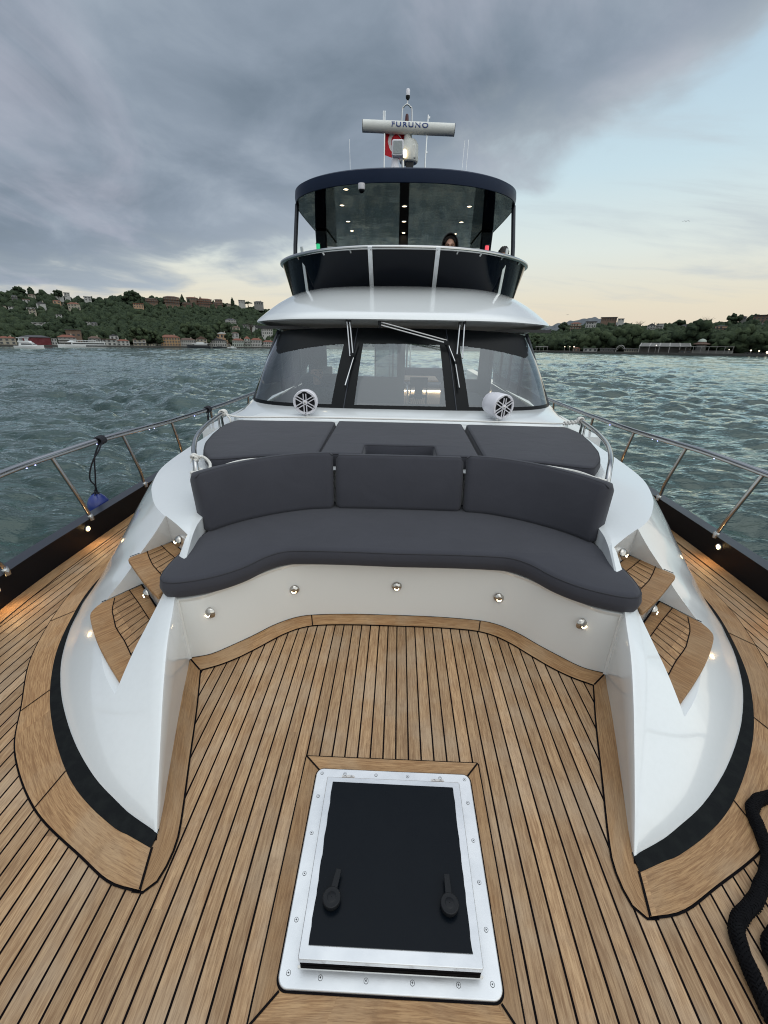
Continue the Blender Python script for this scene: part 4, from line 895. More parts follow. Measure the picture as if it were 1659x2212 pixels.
# backrests: upright slabs following the bench curve
def backrest(name, pb, pt, thick, label, nseg=40, h0=.0):
    pb = resample(catmull(pb, 6), nseg); pt = resample(catmull(pt, 6), nseg); m = MB(); rings = []
    L = sum(math.dist(pb[i], pb[i-1]) for i in range(1, nseg)); acc = 0; seam = []
    rr = .028
    for i in range(nseg):
        if i: acc += math.dist(pb[i], pb[i-1])
        a, b = Vector(pb[i]), Vector(pt[i]); up_ = (b-a).normalized(); j0, j1 = max(0, i-1), min(nseg-1, i+1)
        tg = (Vector(pb[j1])-Vector(pb[j0])).normalized(); nrm = tg.cross(up_).normalized()
        if nrm.y > 0: nrm = -nrm                      # towards the seat
        H = (b-a).length; e = min(acc, L-acc); sh = rr*(1-math.sqrt(max(0, 1-(1-min(1, e/rr))**2)))
        belly = .012*math.sin(math.pi*min(1, acc/L))*0+.010
        ring = []
        prof = []
        r2 = rr
        w, hh = thick-2*sh*.8, H-2*sh*.8
        def arc(cx, cz, a0):
            for k in range(4): t = math.radians(a0+90*k/3); prof.append((cx+r2*math.cos(t), cz+r2*math.sin(t)))
        arc(w-r2, r2, -90); prof.append((w+belly, hh*.35)); prof.append((w+belly, hh*.65)); arc(w-r2, hh-r2, 0); prof.append((w/2, hh+.002)); arc(r2, hh-r2, 90); prof.append((0, hh*.5)); arc(r2, r2, 180); prof.append((w/2, 0))
        for px, pz in prof: ring.append(tuple(a+up_*(pz+sh*.8)+nrm*(px+sh*.8-thick)))
        rings.append(ring); seam.append(tuple(a+up_*(H-rr*.35-sh*.6)+nrm*(-rr*.35-sh*.5)))
    n = len(rings[0]); vs = [p for r in rings for p in r]; fs = []
    # densify ends
    for a in range(len(rings)-1):
        for k in range(n): k2 = (k+1) % n; fs.append((a*n+k, a*n+k2, (a+1)*n+k2, (a+1)*n+k))
    fs.append(tuple(range(n))); fs.append(tuple((len(rings)-1)*n+k for k in range(n))); m.add(vs, fs)
    c = pb[nseg//2]; o = build(name, m, M['fabric'], base=c, smooth=50); tag(o, label, 'cushion', 'backrest cushions along the bench')
    q = MB(); q.tube(seam, .0035, 6); build('piping', q, M['piping'], o); return o
BB = [(.432, 2.575, .488), (.60, 2.545, .488), (.78, 2.465, .488), (.93, 2.365, .488), (1.03, 2.275, .488), (1.115, 2.165, .488)]
BTp = [(.445, 2.690, .855), (.62, 2.665, .853), (.82, 2.575, .850), (.97, 2.455, .846), (1.07, 2.355, .842), (1.165, 2.235, .835)]
for sgn, lab in ((-1, 'curved charcoal backrest cushion on the side of the bench nearest the blue ball fender'), (1, 'curved charcoal backrest cushion on the side of the bench nearest the black mooring rope')):
    backrest('backrest_cushion', [(sgn*a, b, c) for a, b, c in BB], [(sgn*a, b, c) for a, b, c in BTp], .115, lab)
backrest('backrest_cushion', [(-.422, 2.580, .488), (-.2, 2.585, .488), (0, 2.587, .488), (.2, 2.585, .488), (.422, 2.580, .488)], [(-.428, 2.685, .842), (-.2, 2.69, .842), (0, 2.69, .842), (.2, 2.69, .842), (.428, 2.685, .842)], .11, 'straight middle charcoal backrest cushion between the two curved ones')
# sunpads
for sgn, lab in ((-1, 'charcoal sunpad beside the rope-wrapped grab rail on picture left'), (1, 'charcoal sunpad with a gap to the middle pad, on picture right')):
    ix = .592 if sgn < 0 else .610
    P = [(ix-.02, 2.80), (ix+.012, 3.97), (1.56, 3.95), (1.60, 3.72), (1.555, 3.38), (1.49, 3.08), (1.40, 2.84), (1.27, 2.64), (.95, 2.76)]
    pad('sunpad', lin(round_poly([(sgn*x, y) for x, y in P], .06), .06), .703, .800, r=.03, crown=.008, label=lab, group='sunpads on the coachroof')
P = [(-.565, 2.84), (-.580, 3.99), (.585, 3.97), (.560, 2.84), (.262, 2.84), (.262, 3.11), (-.262, 3.11), (-.262, 2.84)]
pad('sunpad', lin(round_poly(P, .025), .05), .703, .802, r=.022, crown=.004, label='middle charcoal sunpad with a rectangular notch cut in its front edge', group='sunpads on the coachroof')
# ---- grab rails round the sunpads with white rope
for sgn in (1, -1):
    path = [(1.262, 2.44, .60), (1.275, 2.46, .76), (1.31, 2.54, .835), (1.385, 2.70, .86), (1.49, 2.98, .868), (1.58, 3.34, .868), (1.64, 3.70, .866), (1.685, 4.02, .862)]
    m = MB(); m.tube(catmull([(sgn*a, b, c) for a, b, c in path], 6), .0165, 12)
    o = build('grab_rail', m, M['steel'], yacht); m = MB(); m.tube([(sgn*1.66, 3.86, .86), (sgn*1.665, 3.88, .62)], .012, 8); m.tube([(sgn*1.69, 3.86, .86), (sgn*1.70, 3.88, .62)], .010, 8); build('rail_leg', m, M['steel'], o)
    m = MB(); m.lathe([(.03, 0), (.03, .012), (.02, .02)], (sgn*1.262, 2.44, .60), (0, 0, 1), 14); build('rail_foot', m, M['brushed'], o)
def wraps(m, c, axis, r, turns, pitch, rr):
    A = Vector(axis).normalized(); U = A.cross(Vector((0, 0, 1))).normalized(); V_ = A.cross(U); c = Vector(c)
    m.tube([c+A*(pitch*t/(2*math.pi)-pitch*turns/2)+(U*math.cos(t)+V_*math.sin(t))*r for t in np.linspace(0, 2*math.pi*turns, int(14*turns))], rr, 7)
m = MB(); RP = .0085
m.tube(catmull([(-1.66, 3.93, .855), (-1.5, 3.94, .825), (-1.0, 4.0, .822), (-.3, 4.03, .818), (.3, 4.03, .816), (1.0, 4.0, .818), (1.5, 3.95, .826), (1.66, 3.93, .856)], 8), RP, 8)
wraps(m, (-1.672, 3.93, .862), (.05, 1, 0), .026, 3.5, .022, RP); wraps(m, (1.672, 3.93, .862), (-.05, 1, 0), .026, 2.5, .022, RP)
m.tube(catmull([(-1.66, 3.93, .87), (-1.60, 3.91, .80), (-1.62, 3.9, .74)], 4), RP, 7)
for k in range(4): wraps(m, (1.62-.03*k, 3.93, .846-.004*k), (1, 0, 0), .013, 1.2, .02, RP)
o = build('rope', m, M['rope'], base=(-1.66, 3.93, .72)); tag(o, 'white rope stretched across the back edge of the sunpads between the grab rails', 'rope')
m = MB(); wraps(m, (-1.272, 2.455, .745), (.05, .1, 1), .032, 3.5, .022, .011); wraps(m, (-1.25, 2.44, .755), (1, .2, .2), .022, 1.8, .02, .011)
m.tube(catmull([(-1.25, 2.44, .76), (-1.18, 2.50, .775), (-1.05, 2.60, .80), (-.9, 2.68, .80)], 6), RP, 8)
m.tube(catmull([(-1.30, 2.50, .83), (-1.27, 2.55, .84), (-1.23, 2.56, .80), (-1.22, 2.52, .76), (-1.245, 2.45, .735)], 6), .010, 8)
wraps(m, (-1.30, 2.52, .842), (.3, .6, .4), .022, 2.2, .014, .008)
for k in range(7): m.tube([(-1.31+.01*k, 2.52, .85), (-1.325+.014*k, 2.50+.01*k, .81+.008*(k % 3))], .003, 4)
o = build('rope', m, M['rope'], base=(-1.26, 2.45, .7)); tag(o, 'white rope knotted round the foot of the left grab rail behind the backrest', 'rope')
m = MB(); wraps(m, (1.20, 2.44, .775), (1, .3, 0), .018, 2.2, .025, .010); m.tube(catmull([(1.26, 2.45, .78), (1.2, 2.46, .79), (1.12, 2.55, .80), (1.0, 2.63, .80), (.9, 2.68, .80)], 6), RP, 8)
m.tube(catmull([(1.19, 2.42, .77), (1.16, 2.41, .745), (1.11, 2.47, .75), (1.0, 2.58, .76)], 5), RP, 8)
o = build('rope', m, M['rope'], base=(1.2, 2.44, .72)); tag(o, 'white rope with a single knot tied to the right grab rail behind the backrest', 'rope')
# ---- speakers on the coachroof
def speaker(x, y, z, yaw, label, length):
    s_ = empty('speaker', (x, y, .74), label, 'speaker', 'white can speakers on the coachroof')
    A = Vector((math.sin(yaw), -math.cos(yaw), -.06)).normalized(); c = Vector((x, y, z)); U = A.cross(Vector((0, 0, 1))).normalized(); V_ = U.cross(A); R = .118
    m = MB(); m.lathe([(.03, -length-.05), (R*.55, -length-.035), (R*.86, -length), (R*.97, -length*.55), (R, -.01), (R, .012), (R*.96, .018), (R*.82, .018), (R*.79, .004), (R*.78, -.005)], c, A, 36); build('speaker_can', m, M['plastic'], s_, smooth=50)
    m = MB(); m.lathe([(R*.79, .006), (R*.4, .002), (.001, .001)], c, A, 28, cap=False); build('speaker_cone', m, M['blackplastic'], s_, smooth=60)
    m = MB()
    for k in range(6):
        a = math.pi/6+k*math.pi/3+math.pi/6*0; d_ = U*math.cos(a)+V_*math.sin(a); pp = -U*math.sin(a)+V_*math.cos(a)
        for s2 in (-1, 1): m.obox(c+d_*(R*.52)+pp*(s2*.013)+A*.016, R*.62, .0085, .007, d_, A)
    m.lathe([(.026, .012), (.024, .021), (.010, .026), (.001, .027)], c, A, 20, cap=False); build('speaker_grille', m, M['plastic'], s_, smooth=30)
    m = MB(); m.lathe([(.010, .027), (.006, .030), (.001, .031)], c, A, 12, cap=False)
    for k in range(6):
        a = math.pi/6+k*math.pi/3; d_ = U*math.cos(a)+V_*math.sin(a); m.lathe([(.006, .017), (.004, .0205), (.001, .021)], c+d_*(R*.88), A, 8, cap=False)
    build('grille_screws', m, M['chrome'], s_)
    m = MB(); q = MB(); q.lathe([(1, 0), (1, .3)], (0, 0, 0), (0, 0, 1), 20); cc = c+V_*(R*.80)+A*.019; m.v = [tuple(cc+U*(v[0]*.026)+V_*(v[1]*.010)+A*(v[2]*.008)) for v in q.v]; m.f = q.f; build('speaker_badge', m, M['blackplastic'], s_, smooth=0)
    m = MB(); b_ = c-A*(length*.35)-V_*(R+.0); m.obox(b_, .055, .05, .02, U, V_); m.tube([b_, (b_.x, b_.y, .73)], .018, 10); m.tube([(b_.x-.04, b_.y, b_.z-.02), (b_.x+.04, b_.y, b_.z-.02)], .009, 8); m.obox((b_.x, b_.y, .745), .07, .06, .012); build('speaker_bracket', m, M['brushed'], s_, bevel=.003)
speaker(-.925, 4.13, .945, .02, 'white can speaker facing the camera directly, in front of the left windscreen pane', .12)
speaker(.985, 4.10, .945, .42, 'white can speaker turned outward showing its long side, before the right windscreen pane', .20)
# ---- blue ball fender hanging from the rail
m = MB(); fc = (-2.635, 3.31, .135)
fd = empty('ball_fender', (-2.635, 3.31, .0), 'blue and white ball fender hanging outside the bulwark on a dark cord', 'fender')
m.lathe([(.015, .125), (.035, .115), (.062, .088), (.082, .05), (.090, .0), (.086, -.025)], fc, (0, 0, 1), 28, cap=False); build('fender_ball', m, M['fender'], fd, smooth=60)
m = MB(); m.lathe([(.086, -.025), (.075, -.055), (.05, -.085), (.001, -.10)], fc, (0, 0, 1), 28, cap=False); build('fender_bottom', m, M['fenderwhite'], fd, smooth=60)
m = MB(); T_ = (-2.285, 3.06, .80)
m.tube(catmull([T_, (-2.38, 3.08, .66), (-2.46, 3.14, .50), (-2.53, 3.2, .38), (-2.58, 3.26, .30), (-2.63, 3.31, .265)], 6), .006, 6)
m.tube(catmull([(-2.27, 3.06, .80), (-2.27, 3.0, .74), (-2.33, 2.99, .66), (-2.42, 3.04, .55), (-2.50, 3.12, .45), (-2.52, 3.18, .38), (-2.61, 3.28, .29)], 6), .006, 6)
m.tube([(-2.60, 3.27, .30), (-2.63, 3.31, .27)], .013, 6); m.tube([(-2.60, 3.27, .30), (-2.57, 3.24, .28)], .005, 6)
for k in range(5): m.tube([(-2.635, 3.31, .275), (-2.635+.035*math.cos(k*1.26), 3.31+.035*math.sin(k*1.26), .250)], .005, 5)
wraps(m, (-2.285, 3.06, .80), (.08, -1, 0), .027, 4, .016, .009); build('fender_cord', m, M['darkrope'], fd)
m = MB(); wraps(m, (-2.162, 4.70, .755), (.08, -1, 0), .028, 4, .018, .010); m.tube([(-2.17, 4.68, .74), (-2.18, 4.70, .60), (-2.19, 4.70, .45)], .006, 6); m.tube([(-2.15, 4.68, .74), (-2.165, 4.68, .60), (-2.18, 4.70, .45)], .006, 6)
o = build('cord', m, M['darkrope'], base=(-2.18, 4.7, .45)); tag(o, 'dark cord lashed round the side rail close to the wheelhouse', 'cord')
# ---- black braided mooring rope on deck
def braid(name, path, r, label, base):
    cp = resample(catmull(path, 14), int(sum(math.dist(a, b) for a, b in zip(catmull(path, 14), catmull(path, 14)[1:]))/.0045)); m = MB()
    n = len(cp); frames = []; prev = None
    for i in range(n):
        t = (Vector(cp[min(n-1, i+1)])-Vector(cp[max(0, i-1)])).normalized(); u = Vector((0, 0, 1)).cross(t).normalized(); frames.append((Vector(cp[i]), u, t.cross(u)))
    m.tube(cp, r*.80, 12)
    k_ = 8; turns = n*.0045/.082
    for s2 in (1, -1):
        for q in range(k_):
            P = []
            for i in range(n):
                a = s2*2*math.pi*turns*i/n+2*math.pi*q/k_; c, u, w_ = frames[i]; rr = r*(.86+.09*math.sin(k_*(a)*1.0*.5+s2*math.pi/2)); P.append(c+u*math.cos(a)*rr+w_*math.sin(a)*rr)
            m.tube(P[::2], r*.23, 5)
    o = build(name, m, M['blackrope'], base=base, smooth=60, fixn=False); tag(o, label, 'rope'); return o
braid('mooring_rope', [(1.60, 1.06, .019), (1.46, 1.062, .019), (1.37, 1.045, .019), (1.312, 1.008, .019), (1.292, .965, .019), (1.275, .915, .019), (1.255, .865, .019), (1.22, .822, .020), (1.165, .775, .021), (1.105, .728, .021), (1.045, .695, .020), (1.005, .662, .019), (.988, .62, .019), (.980, .575, .019), (.972, .525, .019), (.970, .475, .019), (.985, .40, .019), (1.0, .30, .019)], .0195, 'thick black braided mooring rope snaking over the teak beside the right white moulding', (1.2, .8, 0))
braid('mooring_rope', [(1.42, .72, .019), (1.26, .70, .019), (1.15, .672, .019), (1.085, .640, .019), (1.06, .60, .019), (1.065, .555, .019), (1.10, .50, .019), (1.25, .44, .019)], .0195, 'second bight of black braided rope cut off by the right picture edge', (1.1, .6, 0))
# =================================================================== PEOPLE
def person(name, label, base, head, torso, hooded=False, hair=True, face=True, yaw=0.0, shirt='hood', sw=1.0):
    """one continuous body: head, neck, shoulders, arms, hips and seated legs fused by a remesh"""
    p = empty(name, base, label, 'person'); h = Vector(head); m = MB()
    F_ = Vector((math.sin(yaw), -math.cos(yaw), 0)); S_ = Vector((F_.y, -F_.x, 0))*-1; Z = Vector((0, 0, 1))
    P = lambda a, b, c: tuple(h+S_*(a*(sw if c < -.18 else 1))+F_*(b*(sw if c < -.18 else 1))+Z*(c if c > -.8 else -.8+(c+.8)*.5))
    def ell(c, rx, ry, rz):
        q = MB(); q.sphere((0, 0, 0), 1, 20, 14); m.add([tuple(Vector(P(*c))+S_*(v[0]*rx)+F_*(v[1]*ry)+Z*(v[2]*rz)) for v in q.v], q.f)
    ell((0, -.01, .02), .076, .095, .105); ell((0, .018, -.055), .058, .075, .07); ell((0, .075, -.10), .028, .025, .022)
    ell((0, .098, -.030), .013, .020, .022); ell((0, .092, -.008), .009, .014, .030); ell((0, .083, .022), .05, .016, .012)
    ell((0, .086, -.066), .024, .012, .008); ell((0, .085, -.078), .020, .012, .007)
    for s2 in (-1, 1): ell((s2*.078, -.01, -.015), .012, .022, .032); ell((s2*.04, .070, -.04), .024, .02, .024)
    m.tube([P(0, -.015, -.07), P(0, -.03, -.17)], .052, 14)
    m.tube([P(0, -.04, -.16), P(0, -.05, -.24), P(0, -.05, -.45), P(0, -.05, -.62), P(0, -.03, -.74)], [.07, .125, .14, .13, .145], 18)
    for s2 in (-1, 1):
        m.tube([P(s2*.08, -.04, -.21), P(s2*.175, -.04, -.235), P(s2*.21, -.03, -.30), P(s2*.235, .0, -.50), P(s2*.19, .18, -.58), P(s2*.13, .30, -.56)], [.06, .062, .055, .043, .038, .03], 12)
        m.tube([P(s2*.08, -.02, -.74), P(s2*.12, .40, -.72), P(s2*.12, .44, -1.12), P(s2*.12, .52, -1.16)], [.095, .065, .045, .035], 12)
        ell((s2*.12, .345, -.555), .035, .045, .022)
        for k in range(4): m.tube([P(s2*(.10+.018*k), .37, -.55), P(s2*(.10+.017*k), .41, -.553), P(s2*(.10+.017*k), .425, -.575)], .009, 6)
        m.tube([P(s2*.085, .33, -.55), P(s2*.075, .365, -.555)], .011, 6)
    b_ = build('body', m, M['skin'], p, smooth=60, fixn=False); r = b_.modifiers.new('fuse', 'REMESH'); r.mode = 'VOXEL'; r.voxel_size = .0085; r.use_smooth_shade = True
    for s2 in (-1, 1):
        q = MB(); e = Vector(P(s2*.031, .078, .0)); q.sphere(tuple(e), .0105, 12, 8); build('eye', q, M['sclera'], p); q = MB(); q.sphere(tuple(e+F_*.0055), .0066, 10, 6); build('pupil', q, M['eye'], p)
        q = MB(); q.tube([P(s2*.012, .098, .022), P(s2*.032, .096, .028), P(s2*.055, .080, .020)], .0035, 6); build('eyebrow', q, M['hair'], p)
    cl = MB()
    def shell(c, rx, ry, rz, lo, hi, open_=False):
        q = MB(); rows = []
        for i in range(15):
            th = lo+(hi-lo)*i/14; row = []
            for j in range(25):
                a = 2*math.pi*j/24; row.append(tuple(Vector(P(*c))+S_*(rx*math.sin(th)*math.cos(a))+F_*(ry*math.sin(th)*math.sin(a))+Z*(rz*math.cos(th))))
            rows.append(row)
        return rows
    cl.tube([P(0, -.045, -.15), P(0, -.05, -.24), P(0, -.05, -.45), P(0, -.05, -.62), P(0, -.03, -.80)], [.085, .142, .156, .147, .165], 20)
    for s2 in (-1, 1): cl.tube([P(s2*.08, -.04, -.21), P(s2*.18, -.04, -.235), P(s2*.215, -.03, -.30), P(s2*.24, .0, -.50), P(s2*.195, .17, -.58)], [.075, .076, .068, .057, .050], 14)
    build('jacket', cl, M[shirt], p, smooth=60)
    tr = MB()
    for s2 in (-1, 1): tr.tube([P(s2*.08, -.02, -.78), P(s2*.12, .40, -.72), P(s2*.12, .44, -1.10)], [.12, .085, .062], 14)
    build('trousers', tr, M['hood'], p, smooth=60)
    hd = MB()
    if hooded:         # a hood open to the front
        rows = []
        for i in range(13):
            t = i/12; y_ = .070-.20*t; sc = math.sqrt(max(.02, 1-(max(0, t-.35)/.66)**2)); row = []
            for j in range(21):
                a = math.radians(-128+256*j/20); rx, rz = .105*sc, .150*sc; row.append(P(rx*math.sin(a)*1.0, y_+.012*math.cos(a), rz*math.cos(a)*(1.0 if math.cos(a) > 0 else 1.35)+.0))
            rows.append(row)
        hd.grid(rows); o = build('hood', hd, M['hood'], p, smooth=60); s3 = o.modifiers.new('thick', 'SOLIDIFY'); s3.thickness = .014; s3.offset = 1
        ha = MB(); ha.grid([[P(.088*math.sin(a)*s_, .055+.03*math.cos(a)*s_-.02*(1-s_), .045+.082*math.cos(a)*s_) for a in np.linspace(-1.5, 1.5, 12)] for s_ in (1.0, .85, .6)]); build('hair', ha, M['hair'], p, smooth=60)
    elif hair:
        q = MB(); q.grid(shell((0, -.02, .03), .086, .104, .112, 0.0, 1.45)); v2 = []
        for v in q.v: d_ = mnoise.noise(Vector(v)*38)*.014; v2.append((v[0]+d_, v[1]+d_*.5, v[2]+abs(d_)*1.2))
        q.v = v2; build('hair', q, M['hair'], p, smooth=60)
    return p
person('person', 'person in a black hood looking over the flybridge rail', (.66, 6.95, 1.68), (.652, 6.90, 2.685), None, hooded=True, yaw=-.12)
person('person', 'person mostly hidden behind the flybridge rail with only dark hair showing', (1.55, 7.65, 1.68), (1.55, 7.6, 2.675), None, yaw=-.5, sw=.62)
person('person', 'person in dark clothes sitting at the helm behind the left windscreen', (-1.12, 6.0, -.58), (-1.13, 5.90, 1.06), None, yaw=.35, shirt='interior2')
# aft deck furniture seen through the wheelhouse
t = empty('dining_table', (.45, 11.0, -.27), 'pale wooden dining table on the aft deck seen through the open door', 'table')
m = MB(); m.box(.10, 10.6, .46, .95, 11.7, .50); build('table_top', m, M['board'], t, smooth=0, bevel=.01); m = MB(); m.box(.4, 11.0, -.27, .6, 11.3, .46); build('table_leg', m, M['interior2'], t, smooth=0)
ch0 = empty('folding_chair', (.45, 10.2, -.27), 'dark folding chair in front of the aft deck table', 'chair')
m = MB(); m.box(.25, 10.05, .16, .65, 10.4, .19); build('seat', m, M['hood'], ch0, smooth=0); m = MB(); m.box(.25, 10.03, .42, .65, 10.05, .62); build('backrest', m, M['hood'], ch0, smooth=0)
for x, y in ((.26, 10.04), (.64, 10.04), (.26, 10.39), (.64, 10.39)): m = MB(); m.box(x-.012, y-.012, -.27, x+.012, y+.012, .62 if y < 10.2 else .18); build('leg', m, M['hood'], ch0, smooth=0)
sf = empty('stern_sofa', (.6, 12.5, -.27), 'dark cushioned sofa with lit base at the stern seen through the door', 'sofa')
m = MB(); m.box(-.05, 12.1, -.27, 1.5, 12.9, .05); build('sofa_base', m, M['cockpit'], sf, bevel=.03); m = MB(); m.box(-.05, 12.05, .1, 1.5, 12.7, .24); build('seat', m, M['fabric'], sf, bevel=.05); m = MB(); m.box(-.05, 12.7, .22, 1.5, 12.9, .62); build('backrest', m, M['fabric'], sf, bevel=.06)
m = MB(); m.box(0, 12.04, .055, 1.45, 12.06, .075); build('lamp_strip', m, M['spot'], sf, smooth=0)
# =================================================================== SEA
def wave_field(x, y, r):
    """sum of many short wind waves; the shortest ones fade with distance where the mesh is coarse"""
    g = np.random.default_rng(5); h = np.zeros_like(x); dxx = np.zeros_like(x); dyy = np.zeros_like(x)
    n = 110
    for i in range(n):
        lam = 0.40*(13/0.40)**(g.random()); k = 2*math.pi/lam; th = math.radians(250+g.normal()*30); ph = g.random()*6.28
        amp = (0.0158*lam**0.80 if lam < 3 else 0.0145*lam**0.72*(0.42 if lam > 6 else .7))
        fade = np.clip((lam-r*0.0095)/(lam*.4+.02), 0, 1)
        c_, s_ = math.cos(th), math.sin(th); a = k*(x*c_+y*s_)+ph
        h += amp*fade*np.sin(a); dxx -= .75*amp*fade*np.cos(a)*c_; dyy -= .75*amp*fade*np.cos(a)*s_
    big_ = .75+.5*np.sin(x*.11+1.3*np.sin(y*.07))*np.sin(y*.09+2+np.sin(x*.05))
    return h*big_, dxx*big_, dyy*big_
def polar(r0, r1, nr, a0, a1, na, z=True):
    r = r0*(r1/r0)**np.linspace(0, 1, nr); a = np.radians(np.linspace(a0, a1, na)); Rr, A_ = np.meshgrid(r, a, indexing='ij')
    X = CW[0]+Rr*np.sin(A_); Y = CW[1]+Rr*np.cos(A_)
    return X, Y, Rr
def grid_mesh(name, X, Y, Z, matr, smooth=True, **kw):
    nr, na = X.shape; co = np.stack([X, Y, Z], -1).reshape(-1, 3).astype(np.float32)
    i, j = np.meshgrid(np.arange(nr-1), np.arange(na-1), indexing='ij'); a = (i*na+j).ravel(); q = np.stack([a, a+1, a+na+1, a+na], 1).astype(np.int32)
    me = bpy.data.meshes.new(name); me.vertices.add(len(co)); me.vertices.foreach_set('co', co.ravel()); me.loops.add(q.size); me.loops.foreach_set('vertex_index', q.ravel())
    me.polygons.add(len(q)); me.polygons.foreach_set('loop_start', np.arange(0, q.size, 4, dtype=np.int32)); me.polygons.foreach_set('loop_total', np.full(len(q), 4, dtype=np.int32))
    me.polygons.foreach_set('use_smooth', [smooth]*len(q)); me.update(calc_edges=True); me.materials.append(matr)
    o = bpy.data.objects.new(name, me); COL.objects.link(o); return o
ms = bpy.data.materials.new('sea_water'); ms.use_nodes = True; t = ms.node_tree; t.nodes.clear()
so_ = N(t, 'ShaderNodeOutputMaterial'); g = N(t, 'ShaderNodeNewGeometry')
n0 = N(t, 'ShaderNodeTexNoise'); n0.inputs['Scale'].default_value = .05; n0.inputs['Detail'].default_value = 4; t.links.new(g.outputs['Position'], n0.inputs[0])
df = N(t, 'ShaderNodeBsdfDiffuse'); t.links.new(mixc(t, maprange(t, n0.outputs[0], .35, .65), (.014, .030, .026, 1), (.021, .041, .034, 1)), df.inputs[0])
def wnoise(scale, stretch, dist, strength, prev=None, det=5):
    mp = N(t, 'ShaderNodeMapping'); mp.inputs['Rotation'].default_value = (0, 0, math.radians(18)); mp.inputs['Scale'].default_value = (stretch, 1, 1); t.links.new(g.outputs['Position'], mp.inputs[0])
    n = N(t, 'ShaderNodeTexNoise'); n.inputs['Scale'].default_value = scale; n.inputs['Detail'].default_value = det; n.inputs['Distortion'].default_value = .3; n.inputs['Roughness'].default_value = .5; t.links.new(mp.outputs[0], n.inputs[0])
    b = N(t, 'ShaderNodeBump'); b.inputs['Strength'].default_value = strength; b.inputs['Distance'].default_value = dist; t.links.new(n.outputs[0], b.inputs['Height'])
    if prev: t.links.new(prev, b.inputs['Normal'])
    return b.outputs[0]
b2 = wnoise(3.0, .33, .12, 1.0, None, 4); b3 = wnoise(11.0, .4, .02, 1.0, b2, 3)
fr_n = N(t, 'ShaderNodeFresnel'); fr_n.inputs[0].default_value = 1.34; t.links.new(b3, fr_n.inputs['Normal'])
gl_ = N(t, 'ShaderNodeBsdfGlossy'); gl_.inputs['Roughness'].default_value = .07; gl_.inputs[0].default_value = (.84, .95, .92, 1); t.links.new(b3, gl_.inputs['Normal'])
mx = N(t, 'ShaderNodeMixShader'); t.links.new(math_n(t, 'ADD', math_n(t, 'MULTIPLY', fr_n.outputs[0], 1.5), .025, clamp=True), mx.inputs[0]); t.links.new(df.outputs[0], mx.inputs[1]); t.links.new(gl_.outputs[0], mx.inputs[2]); t.links.new(mx.outputs[0], so_.inputs[0])
X, Y, Rr = polar(1.2, 560, 760, -180, 180, 1100)
Hh, DX, DY = wave_field(X, Y, Rr)
inside = (np.abs(X) < 2.6) & (Y > -3.0) & (Y < 14)
Hh = np.where(inside, -1.6, Hh); 
sea = grid_mesh('sea', X+DX*~inside, Y+DY*~inside, Hh, ms); sea['kind'] = 'structure'
X, Y, Rr = polar(520, 16000, 40, -180, 180, 120); far = grid_mesh('far_sea', X, Y, np.full_like(X, -.05), ms); far['kind'] = 'structure'
# =================================================================== SHORES
LR = [(-500, 640), (-200, 634), (0, 630), (40, 630), (90, 634), (130, 636), (180, 643), (230, 640), (290, 637), (330, 641), (372, 642), (420, 648), (460, 650), (500, 654), (550, 662), (600, 668), (700, 684), (850, 700), (1000, 708), (1150, 712), (1200, 713), (1225, 707), (1260, 700), (1300, 694), (1345, 697), (1400, 704), (1450, 700), (1500, 702), (1545, 696), (1590, 697), (1625, 684), (1659, 681), (1900, 672), (2300, 668)]
def azel(u, v): d_ = wray(u, v); return math.atan2(d_[0], d_[1]), d_[2]/math.hypot(d_[0], d_[1])
AZ, TE = zip(*[azel(u, v+6) for u, v in LR])
SHL = [(-60, 460), (-43, 470), (-30, 500), (-15, 560), (0, 600), (12, 520), (20, 470), (30, 440), (43, 420), (60, 410)]
def shore_r(a): return np.interp(np.degrees(a), [s_[0] for s_ in SHL], [s_[1] for s_ in SHL])
def ridge_te(a): return np.interp(a, AZ, TE)
RD = 330.0
def ground(a, r):
    rs = shore_r(a); tt = np.clip((r-rs-14)/RD, 0, 1); Hr = ridge_te(a)*(rs+14+RD)+CW[2]-5.5
    h = Hr*(tt**1.05)*(1-.10*np.sin(tt*math.pi)); h = np.where(r > rs+14+RD, Hr-(r-rs-14-RD)*.12, h)
    return np.maximum(h+1.4, 1.4)
mh = mat('hillside_soil', (.045, .055, .035), .95, var=(.05, .7, (.10, .09, .07)))
r = np.concatenate([np.linspace(0, 1, 90)]); a = np.radians(np.linspace(-62, 62, 420)); Q, A_ = np.meshgrid(r, a, indexing='ij')
Rr = shore_r(A_)+Q*560; X = CW[0]+Rr*np.sin(A_); Y = CW[1]+Rr*np.cos(A_); Z = ground(A_, Rr)
Z[0, :] = -1.0
hl = grid_mesh('hillside', X, Y, Z, mh); hl['kind'] = 'structure'
# distant ridge on the right, distance haze mixed into its blue-grey colour
FRD = [(1040, 720), (1150, 706), (1190, 698), (1215, 694), (1250, 687), (1275, 682), (1300, 684), (1335, 692), (1380, 706), (1450, 725)]
fa, fe = zip(*[azel(u, v+1) for u, v in FRD]); a = np.linspace(fa[0], fa[-1], 160); rr = np.linspace(2300, 3000, 14); Rr, A_ = np.meshgrid(rr, a, indexing='ij')
nz = np.array([[mnoise.noise((x*90, q*3, 0))*14 for x in a] for q in range(14)])
Hr = np.interp(A_, fa, fe)*2650+CW[2]; Z = Hr*np.clip((Rr-2300)/350, 0, 1)+nz*np.clip((Rr-2300)/350, 0, 1)-(np.maximum(0, Rr-2650))*.2
fh = grid_mesh('distant_hill', CW[0]+Rr*np.sin(A_), CW[1]+Rr*np.cos(A_), Z, mat('hazed_woodland', (.085, .10, .115), 1.0, var=(.02, .8, (.13, .14, .15)), bump=(.05, 1.0, 12))); fh['kind'] = 'structure'
